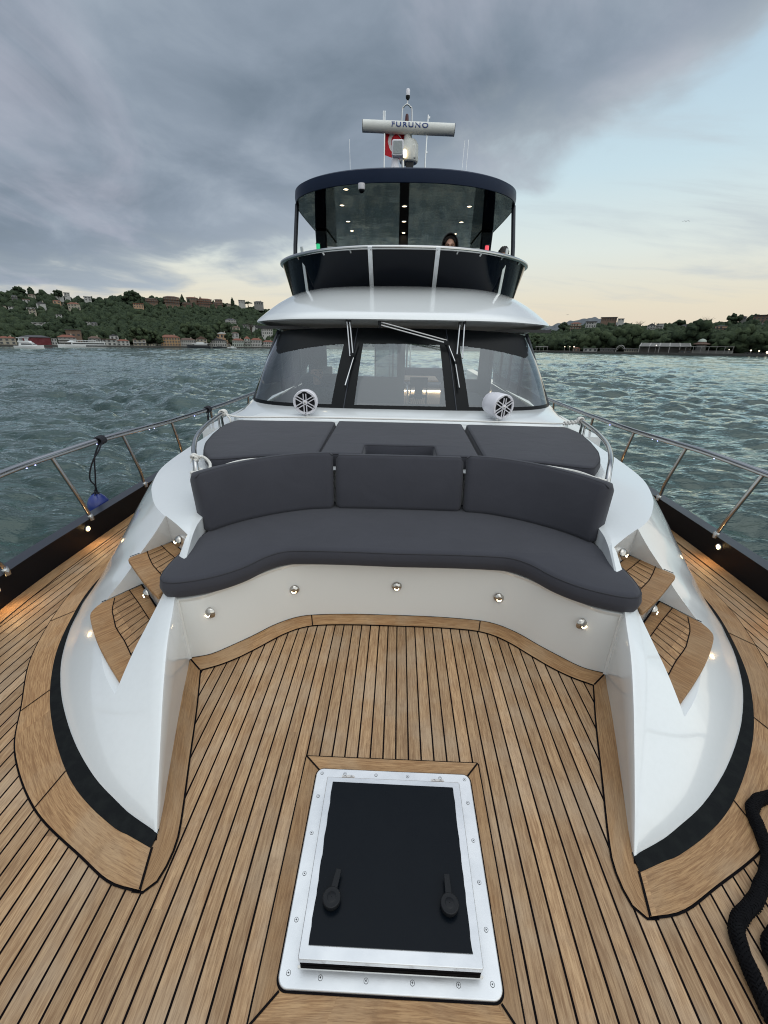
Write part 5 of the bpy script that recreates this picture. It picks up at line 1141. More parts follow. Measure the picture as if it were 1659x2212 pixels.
# quay edge along both shores
mq = mat('quay_stone', (.05, .05, .048), .9, var=(.3, .6, (.09, .088, .08)))
for nm, a0, a1 in (('quay', -46, -9), ('quay', 13, 46)):
    a = np.radians(np.linspace(a0, a1, 120)); m = MB(); m.grid([[(CW[0]+(shore_r(x)+dd)*math.sin(x), CW[1]+(shore_r(x)+dd)*math.cos(x), z) for dd, z in ((-2.5, -1), (-2.5, 1.5), (16, 1.6))] for x in a])
    q = build(nm, m, mq, base=(0, 0, 0), world=True, smooth=0); q['kind'] = 'structure'
def hit(u, v, dr=0, lift=0.0):
    """where the picture ray meets the hillside"""
    a_, e_ = azel(u, v); rs = float(shore_r(a_)); r = rs-1
    best = None
    for k in range(900):
        if CW[2]+e_*r <= float(ground(a_, r))+lift: break
        r += 1.0
        if r > rs+RD+60: r = rs+RD; break
    r += dr; return a_, r, (CW[0]+r*math.sin(a_), CW[1]+r*math.cos(a_), float(ground(a_, r)))
# =================================================================== HOUSES
WALL = {k: mat('wall_'+k, c, .85, var=(.25, .5, tuple(x*.8 for x in c))) for k, c in {'white': (.40, .40, .385), 'cream': (.33, .30, .24), 'orange': (.34, .205, .10), 'red': (.12, .022, .028), 'grey': (.20, .20, .19), 'brown': (.17, .115, .085), 'peach': (.38, .25, .16), 'green': (.36, .40, .36), 'dark': (.08, .075, .07)}.items()}
ROOF = {k: mat('roof_'+k, c, .85, bump=(2.0, .5, .2)) for k, c in {'terracotta': (.17, .062, .040), 'brown': (.10, .062, .048), 'slate': (.06, .06, .068), 'white': (.50, .51, .51), 'pale': (.15, .148, .145), 'rust': (.17, .07, .045)}.items()}
M['pane'] = mat('house_window', (.022, .026, .032), .25); M['trim'] = mat('house_trim', (.30, .295, .285), .8)
M['glow'] = mat('lit_window', (1, .7, .4), .5, emis=(1, .62, .28), es=2.0)
HOUSE_CELLS = []
ME_CACHE = {}
def house(u0, u1, v, h_px, floors, wall, roof, label, shape='hip', shore=False, cols=None, base_drop=9.0, cat='house', balcony=False, grp=None):
    uc = (u0+u1)/2
    if shore: a_, e_ = azel(uc, v); r = float(shore_r(a_))+3+max(0, (e_*0)); r += 0; pos = (CW[0]+r*math.sin(a_), CW[1]+r*math.cos(a_), 1.5)
    else: a_, r, pos = hit(uc, v, 0, 5.0)
    a0, _ = azel(u0, v); a1, _ = azel(u1, v); w = abs(a1-a0)*r/ math.cos(0); _, et = azel(uc, v-h_px); _, eb = azel(uc, v); H = (et-eb)*r
    if shore: H = CW[2]+et*r-1.5
    else: pos = (pos[0], pos[1], CW[2]+eb*r)
    dpt = min(14, max(7, w*.6)); rz = -a_+random.uniform(-.12, .12)*(0 if shore else 1)
    HOUSE_CELLS.append((a_, r, w/2/r+.002, H))
    base = (pos[0], pos[1], pos[2]-(0 if shore else base_drop)); e = bpy.data.objects.new({'house': 'house', 'boathouse': 'boathouse', 'apartment block': 'apartment_block'}.get(cat, 'house'), None); COL.objects.link(e); e.empty_display_size = 2
    e.location = base; e.rotation_euler = (0, 0, rz); tag(e, label, cat, grp)
    def loc(nm, mb, mt, par=e, **k):
        me = bpy.data.meshes.new(nm); me.from_pydata(mb.v, [], mb.f); me.materials.append(mt); o = bpy.data.objects.new(nm, me); COL.objects.link(o); o.parent = par; return o
    drop = 0 if shore else base_drop
    hr = {'hip': .24, 'gable': .30, 'flat': .05, 'terrace': .10, 'boat': .22, 'stack': .16}[shape]; hw = H*(1-hr); ov = .05*w
    m = MB(); m.box(-w/2, 0, 0, w/2, dpt, drop+hw); wo = loc('wall', m, WALL[wall])
    m = MB(); zt = drop+hw
    if shape in ('hip', 'boat', 'stack'):
        x, y0, y1 = w/2+ov, -ov*.9, dpt+ov; rx = max(0, w/2-dpt*.45)
        m.add([(-x, y0, zt), (x, y0, zt), (x, y1, zt), (-x, y1, zt), (-rx, dpt/2, zt+H*hr), (rx, dpt/2, zt+H*hr)], [(0, 1, 5, 4), (1, 2, 5), (2, 3, 4, 5), (3, 0, 4), (0, 3, 2, 1)])
        if shape == 'stack':
            for f_ in range(1, floors): zf = drop+hw*f_/floors; m.box(-w/2-ov*1.6, -ov*2, zf-.15, w/2+ov*1.6, dpt*.8, zf+.35)
    elif shape == 'gable':
        x, y0, y1 = w/2+ov, -ov*.8, dpt+ov; m.add([(-x, y0, zt), (x, y0, zt), (x, y1, zt), (-x, y1, zt), (0, y0, zt+H*hr), (0, y1, zt+H*hr)], [(0, 4, 5, 3), (1, 2, 5, 4), (0, 1, 4), (2, 3, 5), (0, 3, 2, 1)])
    else: m.box(-w/2-ov, -ov*2, zt, w/2+ov, dpt, zt+H*hr)
    ro = loc('roof', m, ROOF[roof])
    if shape in ('hip', 'gable') and w > 9: m = MB(); m.box(w*.22, dpt*.4, zt, w*.22+.9, dpt*.4+.9, zt+H*hr+.9); loc('chimney', m, WALL['cream'], ro)
    if floors:
        cols = cols or max(2, int(w/3.2)); fw_ = w/cols; fh_ = hw/floors
        key = (round(fw_*.46, 1), round(fh_*.56, 1), wall in ('dark',))
        if key not in ME_CACHE:
            q = MB(); q.box(-key[0]/2, -.12, 0, key[0]/2, .05, key[1]); me = bpy.data.meshes.new('window'); me.from_pydata(q.v, [], q.f); me.materials.append(M['pane'])
            q = MB(); x, z = key[0]/2, key[1]; q.box(-x-.14, -.18, -.14, x+.14, .03, 0); q.box(-x-.14, -.18, z, x+.14, .03, z+.12); q.box(-x-.12, -.16, 0, -x, .03, z); q.box(x, -.16, 0, x+.12, .03, z)
            m2 = bpy.data.meshes.new('window_frame'); m2.from_pydata(q.v, [], q.f); m2.materials.append(M['trim']); ME_CACHE[key] = (me, m2)
        me, m2 = ME_CACHE[key]
        for f_ in range(floors):
            for c_ in range(cols):
                if not shore and random.random() < .12: continue
                o = bpy.data.objects.new('window', me); COL.objects.link(o); o.parent = e; o.location = (-w/2+(c_+.5)*fw_, 0, drop+f_*fh_+fh_*.24)
                if shore and w > 9: k = bpy.data.objects.new('window_frame', m2); COL.objects.link(k); k.parent = o
    if balcony:
        for f_ in range(1, floors+0): m = MB(); z = drop+hw*f_/floors; m.box(-w*.5, -1.6, z-.2, w*.5, 0, z+.05); m.box(-w*.5, -1.6, z+.05, w*.5, -1.5, z+.9); loc('balcony', m, M['trim'])
    return e
# waterfront, picture left
S = True
house(-30, -4, 743, 17, 2, 'cream', 'terracotta', 'cream house at the very left picture edge beside the long cream waterfront house', shore=S)
house(-2, 37, 743, 17, 2, 'cream', 'terracotta', 'long low cream waterfront house left of the dark red boathouse', shore=S)
house(47, 112, 744, 20, 0, 'red', 'slate', 'large windowless dark red boathouse under a grey roof', 'boat', S, cat='boathouse')
house(113, 125, 744, 14, 2, 'white', 'slate', 'narrow white house squeezed between the red boathouse and a grey mansion', 'flat', S)
house(128, 168, 744, 21, 3, 'grey', 'terracotta', 'grey three storey mansion with terracotta roof behind the passing ferry', shore=S, balcony=True)
house(193, 220, 744, 18, 2, 'grey', 'brown', 'plain grey waterfront house just right of the ferry stern', shore=S)
house(222, 253, 745, 13, 2, 'white', 'brown', 'low white terrace house with a dark flat roof beside a small quay', 'terrace', S)
house(254, 281, 747, 14, 2, 'white', 'terracotta', 'white house with orange roof and tall pale windows half behind shrubs', shore=S)
house(289, 317, 747, 17, 2, 'cream', 'brown', 'cream house with brown roof and long shady veranda at the water', shore=S, balcony=True)
house(322, 336, 748, 5, 1, 'cream', 'brown', 'tiny pale yellow kiosk on the quay left of the orange mansion', 'flat', S)
house(349, 391, 748, 25, 3, 'orange', 'rust', 'tall orange mansion with rows of arched windows on the waterfront', shore=S, cols=7)
house(389, 424, 749, 19, 2, 'white', 'brown', 'long white mansion under a dark brown roof right of the orange one', shore=S, cols=8)
house(426, 449, 750, 24, 3, 'cream', 'brown', 'tall cream gabled house behind the moored dark boat', 'gable', S)
house(452, 490, 750, 20, 2, 'white', 'slate', 'white mansion with twin dark roofs right of the moored dark boat', 'gable', S, cols=8)
house(472, 499, 751, 10, 1, 'cream', 'brown', 'low cream pavilion with a wide brown roof on the quay', shore=S)
house(503, 528, 751, 20, 2, 'green', 'terracotta', 'pale green mansion with terracotta roof on the waterfront', shore=S, cols=6)
house(529, 542, 751, 25, 3, 'green', 'terracotta', 'narrow tall balconied green house in the terracotta row', shore=S, balcony=True)
house(543, 567, 752, 22, 2, 'white', 'terracotta', 'white mansion with tall windows and terracotta roof in the waterfront row', shore=S, cols=7)
house(569, 592, 752, 17, 2, 'white', 'terracotta', 'white house with low red roof closest to the wheelhouse window', shore=S, cols=6)
# slope above
house(144, 176, 727, 15, 2, 'brown', 'slate', 'brown grey block above the grey three storey mansion', 'flat')
house(239, 257, 734, 12, 1, 'white', 'slate', 'white gable-fronted house just above the waterfront terrace', 'gable')
house(488, 511, 702, 14, 3, 'white', 'slate', 'white three storey villa standing alone on the green slope above the terracotta row', 'hip', balcony=True)
house(482, 500, 718, 15, 3, 'grey', 'brown', 'mottled grey house directly below the lone white villa')
house(503, 519, 718, 14, 3, 'cream', 'brown', 'cream house with brown roof below and right of the lone white villa')
house(521, 537, 713, 13, 2, 'grey', 'slate', 'grey block above the pale green mansion', 'flat')
house(538, 556, 714, 12, 2, 'white', 'slate', 'small white block beside a leafless tree above the terracotta row', 'flat')
house(567, 590, 729, 20, 3, 'white', 'slate', 'white classical three storey block close to the yacht brow', 'flat', cols=5)
house(500, 516, 728, 11, 2, 'white', 'brown', 'small white house between shrubs behind the pale green mansion')
house(468, 492, 731, 14, 1, 'peach', 'white', 'beige building with a long pale sloping roof above the twin-roofed mansion', 'gable')
# ridge villas
house(289, 311, 665, 10, 2, 'peach', 'terracotta', 'peach house with terracotta roof below the brown ridge villas', 'terrace')
house(315, 341, 656, 12, 2, 'brown', 'brown', 'leftmost brown terraced villa on the wooded ridge', 'stack')
house(357, 389, 659, 20, 3, 'brown', 'brown', 'tallest brown stacked villa on the ridge with three wide eaves', 'stack')
house(403, 427, 650, 9, 1, 'brown', 'rust', 'single storey brown villa on the skyline right of a tall fir', 'hip')
house(394, 416, 662, 9, 2, 'brown', 'brown', 'small brown villa just below the skyline one', 'stack')
house(429, 458, 661, 17, 3, 'brown', 'rust', 'broad brown stacked villa with red brown eaves on the ridge', 'stack')
house(460, 481, 663, 10, 2, 'brown', 'brown', 'rightmost brown stacked villa below the ridge crest', 'stack')
house(464, 480, 651, 5, 1, 'brown', 'brown', 'low brown roof peeping over the ridge trees', 'hip')
house(490, 505, 661, 5, 1, 'cream', 'slate', 'low cream terrace strip under the ridge trees', 'flat')
house(516, 530, 656, 8, 2, 'white', 'white', 'white block on the skyline beside a round pine', 'flat')
house(549, 568, 659, 9, 1, 'grey', 'slate', 'grey villa with low hip roof on the skyline near the brow', 'hip')
# hillside, far left
house(183, 198, 650, 10, 2, 'white', 'white', 'bright white terrace house high on the left hillside', 'terrace')
house(115, 132, 656, 8, 1, 'peach', 'terracotta', 'small orange roofed house high on the left hillside')
house(148, 174, 668, 15, 2, 'cream', 'rust', 'large house with a wide rust coloured hip roof on the left hillside')
house(81, 101, 668, 17, 2, 'white', 'slate', 'white house with steep dark roof on the left hillside', 'gable')
house(62, 78, 645, 10, 2, 'cream', 'brown', 'cream house with brown roof near the left skyline')
house(50, 65, 653, 7, 1, 'white', 'terracotta', 'low white house left of the steep dark roofed one', 'terrace')
house(64, 80, 681, 13, 3, 'cream', 'brown', 'cream three storey block half way up the left hillside', 'flat')
house(57, 77, 668, 4, 1, 'white', 'white', 'thin white terrace line above the cream three storey block', 'flat')
house(123, 136, 691, 12, 3, 'white', 'slate', 'small white three storey block among dark cypresses', 'flat')
house(71, 96, 706, 9, 2, 'white', 'white', 'long pale flat roofed house low on the left hillside', 'flat')
house(97, 107, 704, 7, 1, 'white', 'white', 'small pale annex right of the long flat roofed house', 'flat')
house(184, 196, 704, 9, 2, 'white', 'slate', 'white fronted house showing two tall dark windows', 'flat', cols=2)
house(197, 211, 703, 8, 1, 'grey', 'slate', 'grey hip roofed house beside the one with two tall windows')
house(119, 136, 637, 7, 2, 'white', 'rust', 'white villa at the top of the left hill beside a dark round tree', 'terrace')
house(140, 152, 642, 10, 3, 'white', 'slate', 'upright white three storey house at the top of the left hill', 'flat')
house(27, 39, 650, 13, 3, 'grey', 'slate', 'grey stepped block high on the far left hillside', 'stack')
house(0, 14, 665, 5, 1, 'cream', 'slate', 'low cream wall house at the left picture edge', 'flat')
house(18, 33, 667, 5, 1, 'white', 'slate', 'low white terrace in shade on the far left hillside', 'flat')
# hillside, picture right
house(1231, 1253, 716, 20, 3, 'cream', 'rust', 'stepped cream villa with many arches on the right hillside', 'stack')
house(1264, 1286, 713, 19, 3, 'white', 'slate', 'white villa under a wide dark flat roof right of the cream arched one', 'terrace')
house(1299, 1332, 693, 8, 2, 'brown', 'slate', 'long dark roofed villa on the right skyline', 'terrace')
house(1335, 1348, 693, 5, 1, 'white', 'slate', 'small pale house beside the long skyline villa', 'flat')
house(1354, 1361, 708, 6, 1, 'white', 'slate', 'tiny white house front among trees on the right hillside', 'gable')
house(1369, 1376, 710, 7, 1, 'white', 'rust', 'tiny white gable half hidden by trees left of the big balconied villa', 'gable')
house(1396, 1414, 716, 18, 3, 'white', 'slate', 'big white gabled villa with three balconies on the right hillside', 'gable', balcony=True)
house(1415, 1430, 714, 15, 3, 'white', 'slate', 'white balconied wing joined to the big gabled villa', 'flat', balcony=True)
house(1470, 1488, 710, 9, 1, 'grey', 'slate', 'grey low villa between dark pines on the right hillside', 'hip')
house(1543, 1569, 714, 11, 2, 'peach', 'slate', 'beige house with stepped front under the right skyline', 'stack')
house(1596, 1612, 691, 9, 1, 'grey', 'brown', 'grey house with brown roof beside the tallest dark tree', 'hip')
house(1624, 1668, 696, 16, 3, 'brown', 'slate', 'large dark block on the skyline at the right picture edge', 'flat')
house(1638, 1656, 703, 5, 1, 'white', 'white', 'thin white terrace below the large skyline block', 'flat')
# right waterfront pavilions
house(1236, 1252, 762, 12, 1, 'brown', 'rust', 'brown kiosk with tiled roof on the right quay beside lamp posts', shore=S)
house(1259, 1289, 763, 11, 1, 'white', 'white', 'white pavilion with pale flat roof behind round bushes', 'flat', S)
house(1294, 1326, 764, 12, 1, 'dark', 'white', 'dark glazed pavilion under a pale roof on the right quay', 'flat', S, cols=6)
house(1346, 1398, 766, 13, 1, 'cream', 'white', 'long cream pavilion with lamps along its front', 'flat', S, cols=10)
house(1464, 1492, 768, 12, 1, 'dark', 'brown', 'low brown roofed shed right of the glasshouse restaurant', 'flat', S)
def shore_pt(u, v, back=4): a_, e_ = azel(u, v); r = float(shore_r(a_))+back; return a_, r, (CW[0]+r*math.sin(a_), CW[1]+r*math.cos(a_), 1.5)
def wempty(nm, pos, rz, label, cat, grp=None): e = bpy.data.objects.new(nm, None); COL.objects.link(e); e.location = pos; e.rotation_euler = (0, 0, rz); tag(e, label, cat, grp); return e
def wpart(nm, mb, mt, par, smooth=0):
    me = bpy.data.meshes.new(nm); me.from_pydata(mb.v, [], mb.f); me.materials.append(mt); o = bpy.data.objects.new(nm, me); COL.objects.link(o); o.parent = par
    if smooth: me.polygons.foreach_set('use_smooth', [True]*len(me.polygons)); me.set_sharp_from_angle(angle=math.radians(smooth))
    return o
def px2m(r, px): return px/FPX*r*1.0
# glasshouse restaurant
a_, r, ps = shore_pt(1431, 768); w = px2m(r, 62)*1.0; sc = r/FPX*1.12
e = wempty('glasshouse', ps, -a_, 'glasshouse restaurant with slanting pale roof panels and white posts on the quay', 'pavilion'); W2 = 33*sc
m = MB(); m.box(-W2, 3, 0, W2, 9, 8*sc); wpart('wall', m, WALL['dark'], e)
m = MB(); m.add([(-W2-.6, -1, 9*sc), (W2+.6, -1, 9*sc), (W2-1, 8, 14*sc), (-W2+2, 8, 14*sc), (-W2-.6, -1, 8.6*sc), (W2+.6, -1, 8.6*sc), (W2-1, 8, 13.6*sc), (-W2+2, 8, 13.6*sc)], [(0, 1, 2, 3), (4, 7, 6, 5), (0, 4, 5, 1), (2, 1, 5, 6), (3, 2, 6, 7), (0, 3, 7, 4)]); rf = wpart('roof', m, ROOF['pale'], e)
for k in range(6): x = -W2+k*W2*2/5; m = MB(); m.box(x-.22, -1, 0, x+.22, -.6, 9*sc); wpart('post', m, M['trim'], e); m = MB(); m.add([(x-.4, -1.2, 9*sc+.1), (x+.4, -1.2, 9*sc+.1), (x*.95+.4, 8, 14*sc+.1), (x*.95-.4, 8, 14*sc+.1)], [(0, 1, 2, 3)]); wpart('roof_rib', m, M['trim'], rf)
# domed kiosk
a_, r, ps = shore_pt(1511, 760, 16); sc = r/FPX*1.12; e = wempty('domed_kiosk', ps, -a_, 'domed kiosk with wide eaves rising behind the flat canopy', 'kiosk')
m = MB(); m.lathe([(6.5*sc, 0), (6.5*sc, 11*sc)], (0, 0, 0), (0, 0, 1), 8); wpart('wall', m, WALL['grey'], e)
m = MB(); m.lathe([(11*sc, 12*sc), (10.5*sc, 13*sc), (5.5*sc, 14.5*sc), (5.5*sc, 15.5*sc)], (0, 0, 0), (0, 0, 1), 12); wpart('roof', m, ROOF['brown'], e)
m = MB(); m.lathe([(5.5*sc, 15.5*sc), (4.8*sc, 17.5*sc), (3*sc, 19*sc), (.3, 19.8*sc)], (0, 0, 0), (0, 0, 1), 16); wpart('dome', m, WALL['green'], e, 50)
# flat canopy, arch, wall with lamps
a_, r, ps = shore_pt(1527, 769); sc = r/FPX*1.12; e = wempty('canopy', ps, -a_, 'long flat white canopy on thin posts in front of the domed kiosk', 'canopy')
m = MB(); m.box(-29*sc, 0, 9*sc, 29*sc, 7, 9.5*sc); wpart('roof', m, M['trim'], e)
for k in range(7): x = (-28+k*9.3)*sc; m = MB(); m.box(x-.11, 0, 0, x+.11, .2, 9*sc); wpart('post', m, M['trim'], e)
m = MB(); m.box(-29*sc, 4, 0, 29*sc, 4.4, 4*sc); wpart('wall', m, WALL['grey'], e)
a_, r, ps = shore_pt(1169, 761); sc = r/FPX*1.12; e = wempty('canopy', ps, -a_, 'small pale canopy on the right quay nearest the yacht brow', 'canopy')
m = MB(); m.box(-10*sc, 0, 6*sc, 10*sc, 5, 7*sc); wpart('roof', m, M['trim'], e)
for k in (-9, -3, 3, 9): m = MB(); m.box(k*sc-.12, 0, 0, k*sc+.12, .3, 6*sc); wpart('post', m, M['trim'], e)
a_, r, ps = shore_pt(1338, 765); sc = r/FPX*1.12; e = wempty('garden_arch', ps, -a_, 'white arched frame between two pavilions on the right quay', 'arch')
m = MB(); m.tube([(math.cos(a)*6*sc, 0, 3*sc+math.sin(a)*7*sc) for a in np.linspace(0, math.pi, 12)], .35, 6); wpart('arch_frame', m, M['trim'], e); m = MB(); m.tube([(math.cos(a)*4*sc, .3, 3*sc+math.sin(a)*5*sc) for a in np.linspace(0, math.pi, 12)], .2, 6); m.box(-6*sc-.3, -.3, 0, -6*sc+.3, .3, 3*sc); m.box(6*sc-.3, -.3, 0, 6*sc+.3, .3, 3*sc); wpart('frame_leg', m, M['trim'], e)
house(1607, 1668, 770, 8, 1, 'grey', 'slate', 'long low grey stone wall house with lamps at the right picture edge', 'flat', S, cols=6)
def lamp_post(u, v, top, label, es=1.0, big=1.0):
    a_, r, ps = shore_pt(u, v, 2); _, et = azel(u, top); H = CW[2]+et*r-1.5; e = wempty('lamp_post', ps, -a_, label, 'lamp post', 'lamp posts on the right quay')
    m = MB(); m.tube([(0, 0, 0), (0, 0, H-.3)], .16, 6); wpart('pole', m, M['trim'], e)
    m = MB(); m.sphere((0, 0, H), .42*big, 10, 6); wpart('lamp_globe', m, LAMPG, e, 60)
LAMPG = mat('globe_lamp', (1, .9, .75), .4, emis=(1, .88, .68), es=2.2)
for u, v, tp, lb, bg_ in ((1218, 762, 749, 'lamp post just left of the brown tiled kiosk', 1), (1229, 762, 749, 'lamp post touching the brown kiosk, dimmer globe', .8), (1238, 762, 749, 'brightest lamp post above the brown kiosk roof', 1.3), (1413, 767, 746, 'lamp standing above the glasshouse roof', .9), (1378, 766, 758, 'lamp under the eaves of the long cream pavilion', .8), (1388, 766, 758, 'second lamp under the eaves of the long cream pavilion', .8), (1571, 769, 755, 'unlit double-armed lamp post right of the flat canopy', .7), (1618, 770, 757, 'lit lamp on the low grey wall, left one of the pair', 1.2), (1636, 770, 758, 'lit lamp on the low grey wall, right one of the pair', 1.1), (1655, 770, 761, 'large bright lamp at the right picture edge', 2.0)):
    lamp_post(u, v, tp, lb, big=bg_)
# =================================================================== WOODLAND
def foliage_mat(name, c0, c1):
    m = bpy.data.materials.new(name); m.use_nodes = True; t = m.node_tree; p = t.nodes['Principled BSDF']; p.inputs['Roughness'].default_value = .95; p.inputs['Specular IOR Level'].default_value = .1
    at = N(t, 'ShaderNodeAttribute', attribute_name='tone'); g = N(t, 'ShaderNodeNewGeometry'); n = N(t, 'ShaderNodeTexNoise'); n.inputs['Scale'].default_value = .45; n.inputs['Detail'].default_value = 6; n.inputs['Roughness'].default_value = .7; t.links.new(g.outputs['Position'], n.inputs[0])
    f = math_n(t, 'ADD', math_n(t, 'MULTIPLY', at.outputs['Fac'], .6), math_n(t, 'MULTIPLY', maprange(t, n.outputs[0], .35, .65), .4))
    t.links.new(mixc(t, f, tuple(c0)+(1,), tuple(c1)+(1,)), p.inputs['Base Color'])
    b = N(t, 'ShaderNodeBump'); b.inputs['Strength'].default_value = 1; b.inputs['Distance'].default_value = 1.6; t.links.new(n.outputs[0], b.inputs['Height']); t.links.new(b.outputs[0], p.inputs['Normal']); return m
M['leaf'] = foliage_mat('woodland_foliage', (.014, .025, .019), (.066, .088, .046)); M['bark'] = mat('bark', (.05, .04, .03), .95)
bm = bmesh.new(); bmesh.ops.create_icosphere(bm, subdivisions=2, radius=1); IV = np.array([v.co[:] for v in bm.verts]); IF = np.array([[v.index for v in f.verts] for f in bm.faces]); bm.free()
def crowns(name, items, matr):
    """items: (x, y, z, radius, height factor, tone)"""
    n = len(items); V = np.zeros((n, len(IV), 3), np.float32); T = np.zeros((n, len(IV)), np.float32)
    for i, (x, y, z, rad, hf, tone) in enumerate(items):
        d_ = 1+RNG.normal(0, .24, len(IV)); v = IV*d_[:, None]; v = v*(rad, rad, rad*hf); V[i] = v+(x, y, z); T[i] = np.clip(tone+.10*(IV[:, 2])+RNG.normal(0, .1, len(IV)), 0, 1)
    F = (IF[None]+(np.arange(n)*len(IV))[:, None, None]).reshape(-1, 3).astype(np.int32); me = bpy.data.meshes.new(name); me.vertices.add(n*len(IV)); me.vertices.foreach_set('co', V.ravel())
    me.loops.add(F.size); me.loops.foreach_set('vertex_index', F.ravel()); me.polygons.add(len(F)); me.polygons.foreach_set('loop_start', np.arange(0, F.size, 3, dtype=np.int32)); me.polygons.foreach_set('loop_total', np.full(len(F), 3, dtype=np.int32)); me.update(calc_edges=True)
    at = me.attributes.new('tone', 'FLOAT', 'POINT'); at.data.foreach_set('value', T.ravel()); me.materials.append(matr); o = bpy.data.objects.new(name, me); COL.objects.link(o); return o
items = []
HC = np.array(HOUSE_CELLS)
for k in range(24500):
    a_ = math.radians(random.uniform(-60, 60))
    if abs(math.degrees(a_)+1) < 13 and random.random() < .8: continue
    rs = float(shore_r(a_)); q = random.random()**.9; r = rs+22+q*(RD+30); right = a_ > .1
    rad = random.choice([1.5, 2.2, 2.8, 3.4, 4.4])*random.uniform(.8, 1.15)*(1.15 if right and q < .35 else 1)
    hid = (np.abs(HC[:, 0]-a_) < HC[:, 2]+rad*.4/r) & (r < HC[:, 1]+1) & (r > HC[:, 1]-13)
    if hid.any(): 
        if random.random() < .93: continue
        rad *= .55
    inh = (np.abs(HC[:, 0]-a_) < HC[:, 2]) & (np.abs(r-HC[:, 1]-6) < 9)
    if inh.any(): continue
    g_ = float(ground(a_, r)); patch = mnoise.noise((a_*14, r*.012, 3.3))*.5+.5
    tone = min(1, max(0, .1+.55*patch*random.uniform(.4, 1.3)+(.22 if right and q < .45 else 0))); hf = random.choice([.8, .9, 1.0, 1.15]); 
    items.append((CW[0]+r*math.sin(a_), CW[1]+r*math.cos(a_), g_+rad*hf*.8+1.0, rad, hf, tone))
    if random.random() < .4: r2 = rad*.62; items.append((items[-1][0]+random.uniform(-.8, .8)*rad, items[-1][1]-.5*rad, g_+rad*hf*.6+random.uniform(0, 1)*rad, r2, .9, min(1, tone+.12)))
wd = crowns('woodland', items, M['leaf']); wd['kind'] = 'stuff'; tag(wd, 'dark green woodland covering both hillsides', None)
# trees one can tell apart
def leafy_tree(u, v, top, wpx, kind, label, shore=False, tone=.5):
    if shore: a_, r, ps = shore_pt(u, v, 9 if kind == 'bush' or u < 1100 else 27)
    else: a_, r, ps = hit(u, v)
    _, et = azel(u, top); H = CW[2]+et*r-ps[2]; Rw = wpx/2/FPX*r*1.1; e = wempty({'fir': 'fir_tree', 'cypress': 'cypress_tree', 'pine': 'umbrella_pine', 'round': 'broadleaf_tree', 'bush': 'bush', 'bare': 'bare_tree'}[kind], ps, 0, label, 'bush' if kind == 'bush' else 'tree')
    m = MB(); th = H*(.85 if kind in ('fir', 'cypress') else .75); m.tube([(0, 0, -1), (.1, 0, th*.5), (0, .1, th)], [.45, .32, .12], 6)
    if kind != 'cypress' and kind != 'fir':
        for k in range(5): b_ = random.uniform(0, 6.28); m.tube([(0, 0, th*.5), (Rw*.55*math.cos(b_), Rw*.55*math.sin(b_), th*.95)], [.2, .06], 5)
    wpart('trunk', m, M['bark'], e)
    it = []
    if kind in ('fir', 'cypress'):
        n = 26
        for k in range(n):
            t_ = k/(n-1); rr = Rw*((1-t_)**.8*.8+.08) if kind == 'fir' else Rw*math.sin(math.pi*min(.97, .12+t_*.88))**.6*.8; b_ = k*2.4
            it.append((rr*.5*math.cos(b_), rr*.5*math.sin(b_), H*(.12+.86*t_), max(.45, rr*.62), 1.3 if kind == 'cypress' else .7, .12+random.uniform(0, .2)))
    elif kind == 'pine':
        for k in range(30): b_ = random.uniform(0, 6.28); q = math.sqrt(random.random())*Rw; it.append((q*math.cos(b_), q*math.sin(b_), H*(.86-.10*(q/Rw)**2)+random.uniform(-.3, .3), Rw*.30, .5, .15+random.uniform(0, .25)))
    elif kind != 'bare':
        for k in range(46):
            d_ = np.random.default_rng(k+int(u)).normal(size=3); d_ /= np.linalg.norm(d_); q = Rw*(.35+.62*random.random()); it.append((d_[0]*q, d_[1]*q, H*.58+d_[2]*min(q, H*.42), Rw*random.uniform(.20, .36), .9, min(1, tone*random.uniform(.5, 1.5))))
    if kind == 'bare':
        m = MB()
        for k in range(26): b_ = random.uniform(0, 6.28); e_ = random.uniform(.3, 1); m.tube([(0, 0, H*.4), (Rw*.5*e_*math.cos(b_), Rw*.5*e_*math.sin(b_), H*.72), (Rw*e_*math.cos(b_+.3), Rw*e_*math.sin(b_+.3), H*random.uniform(.8, 1))], [.16, .09, .03], 4)
        wpart('branches', m, M['bark'], e); return
    c = crowns('crown', it, M['leaf']); c.parent = e
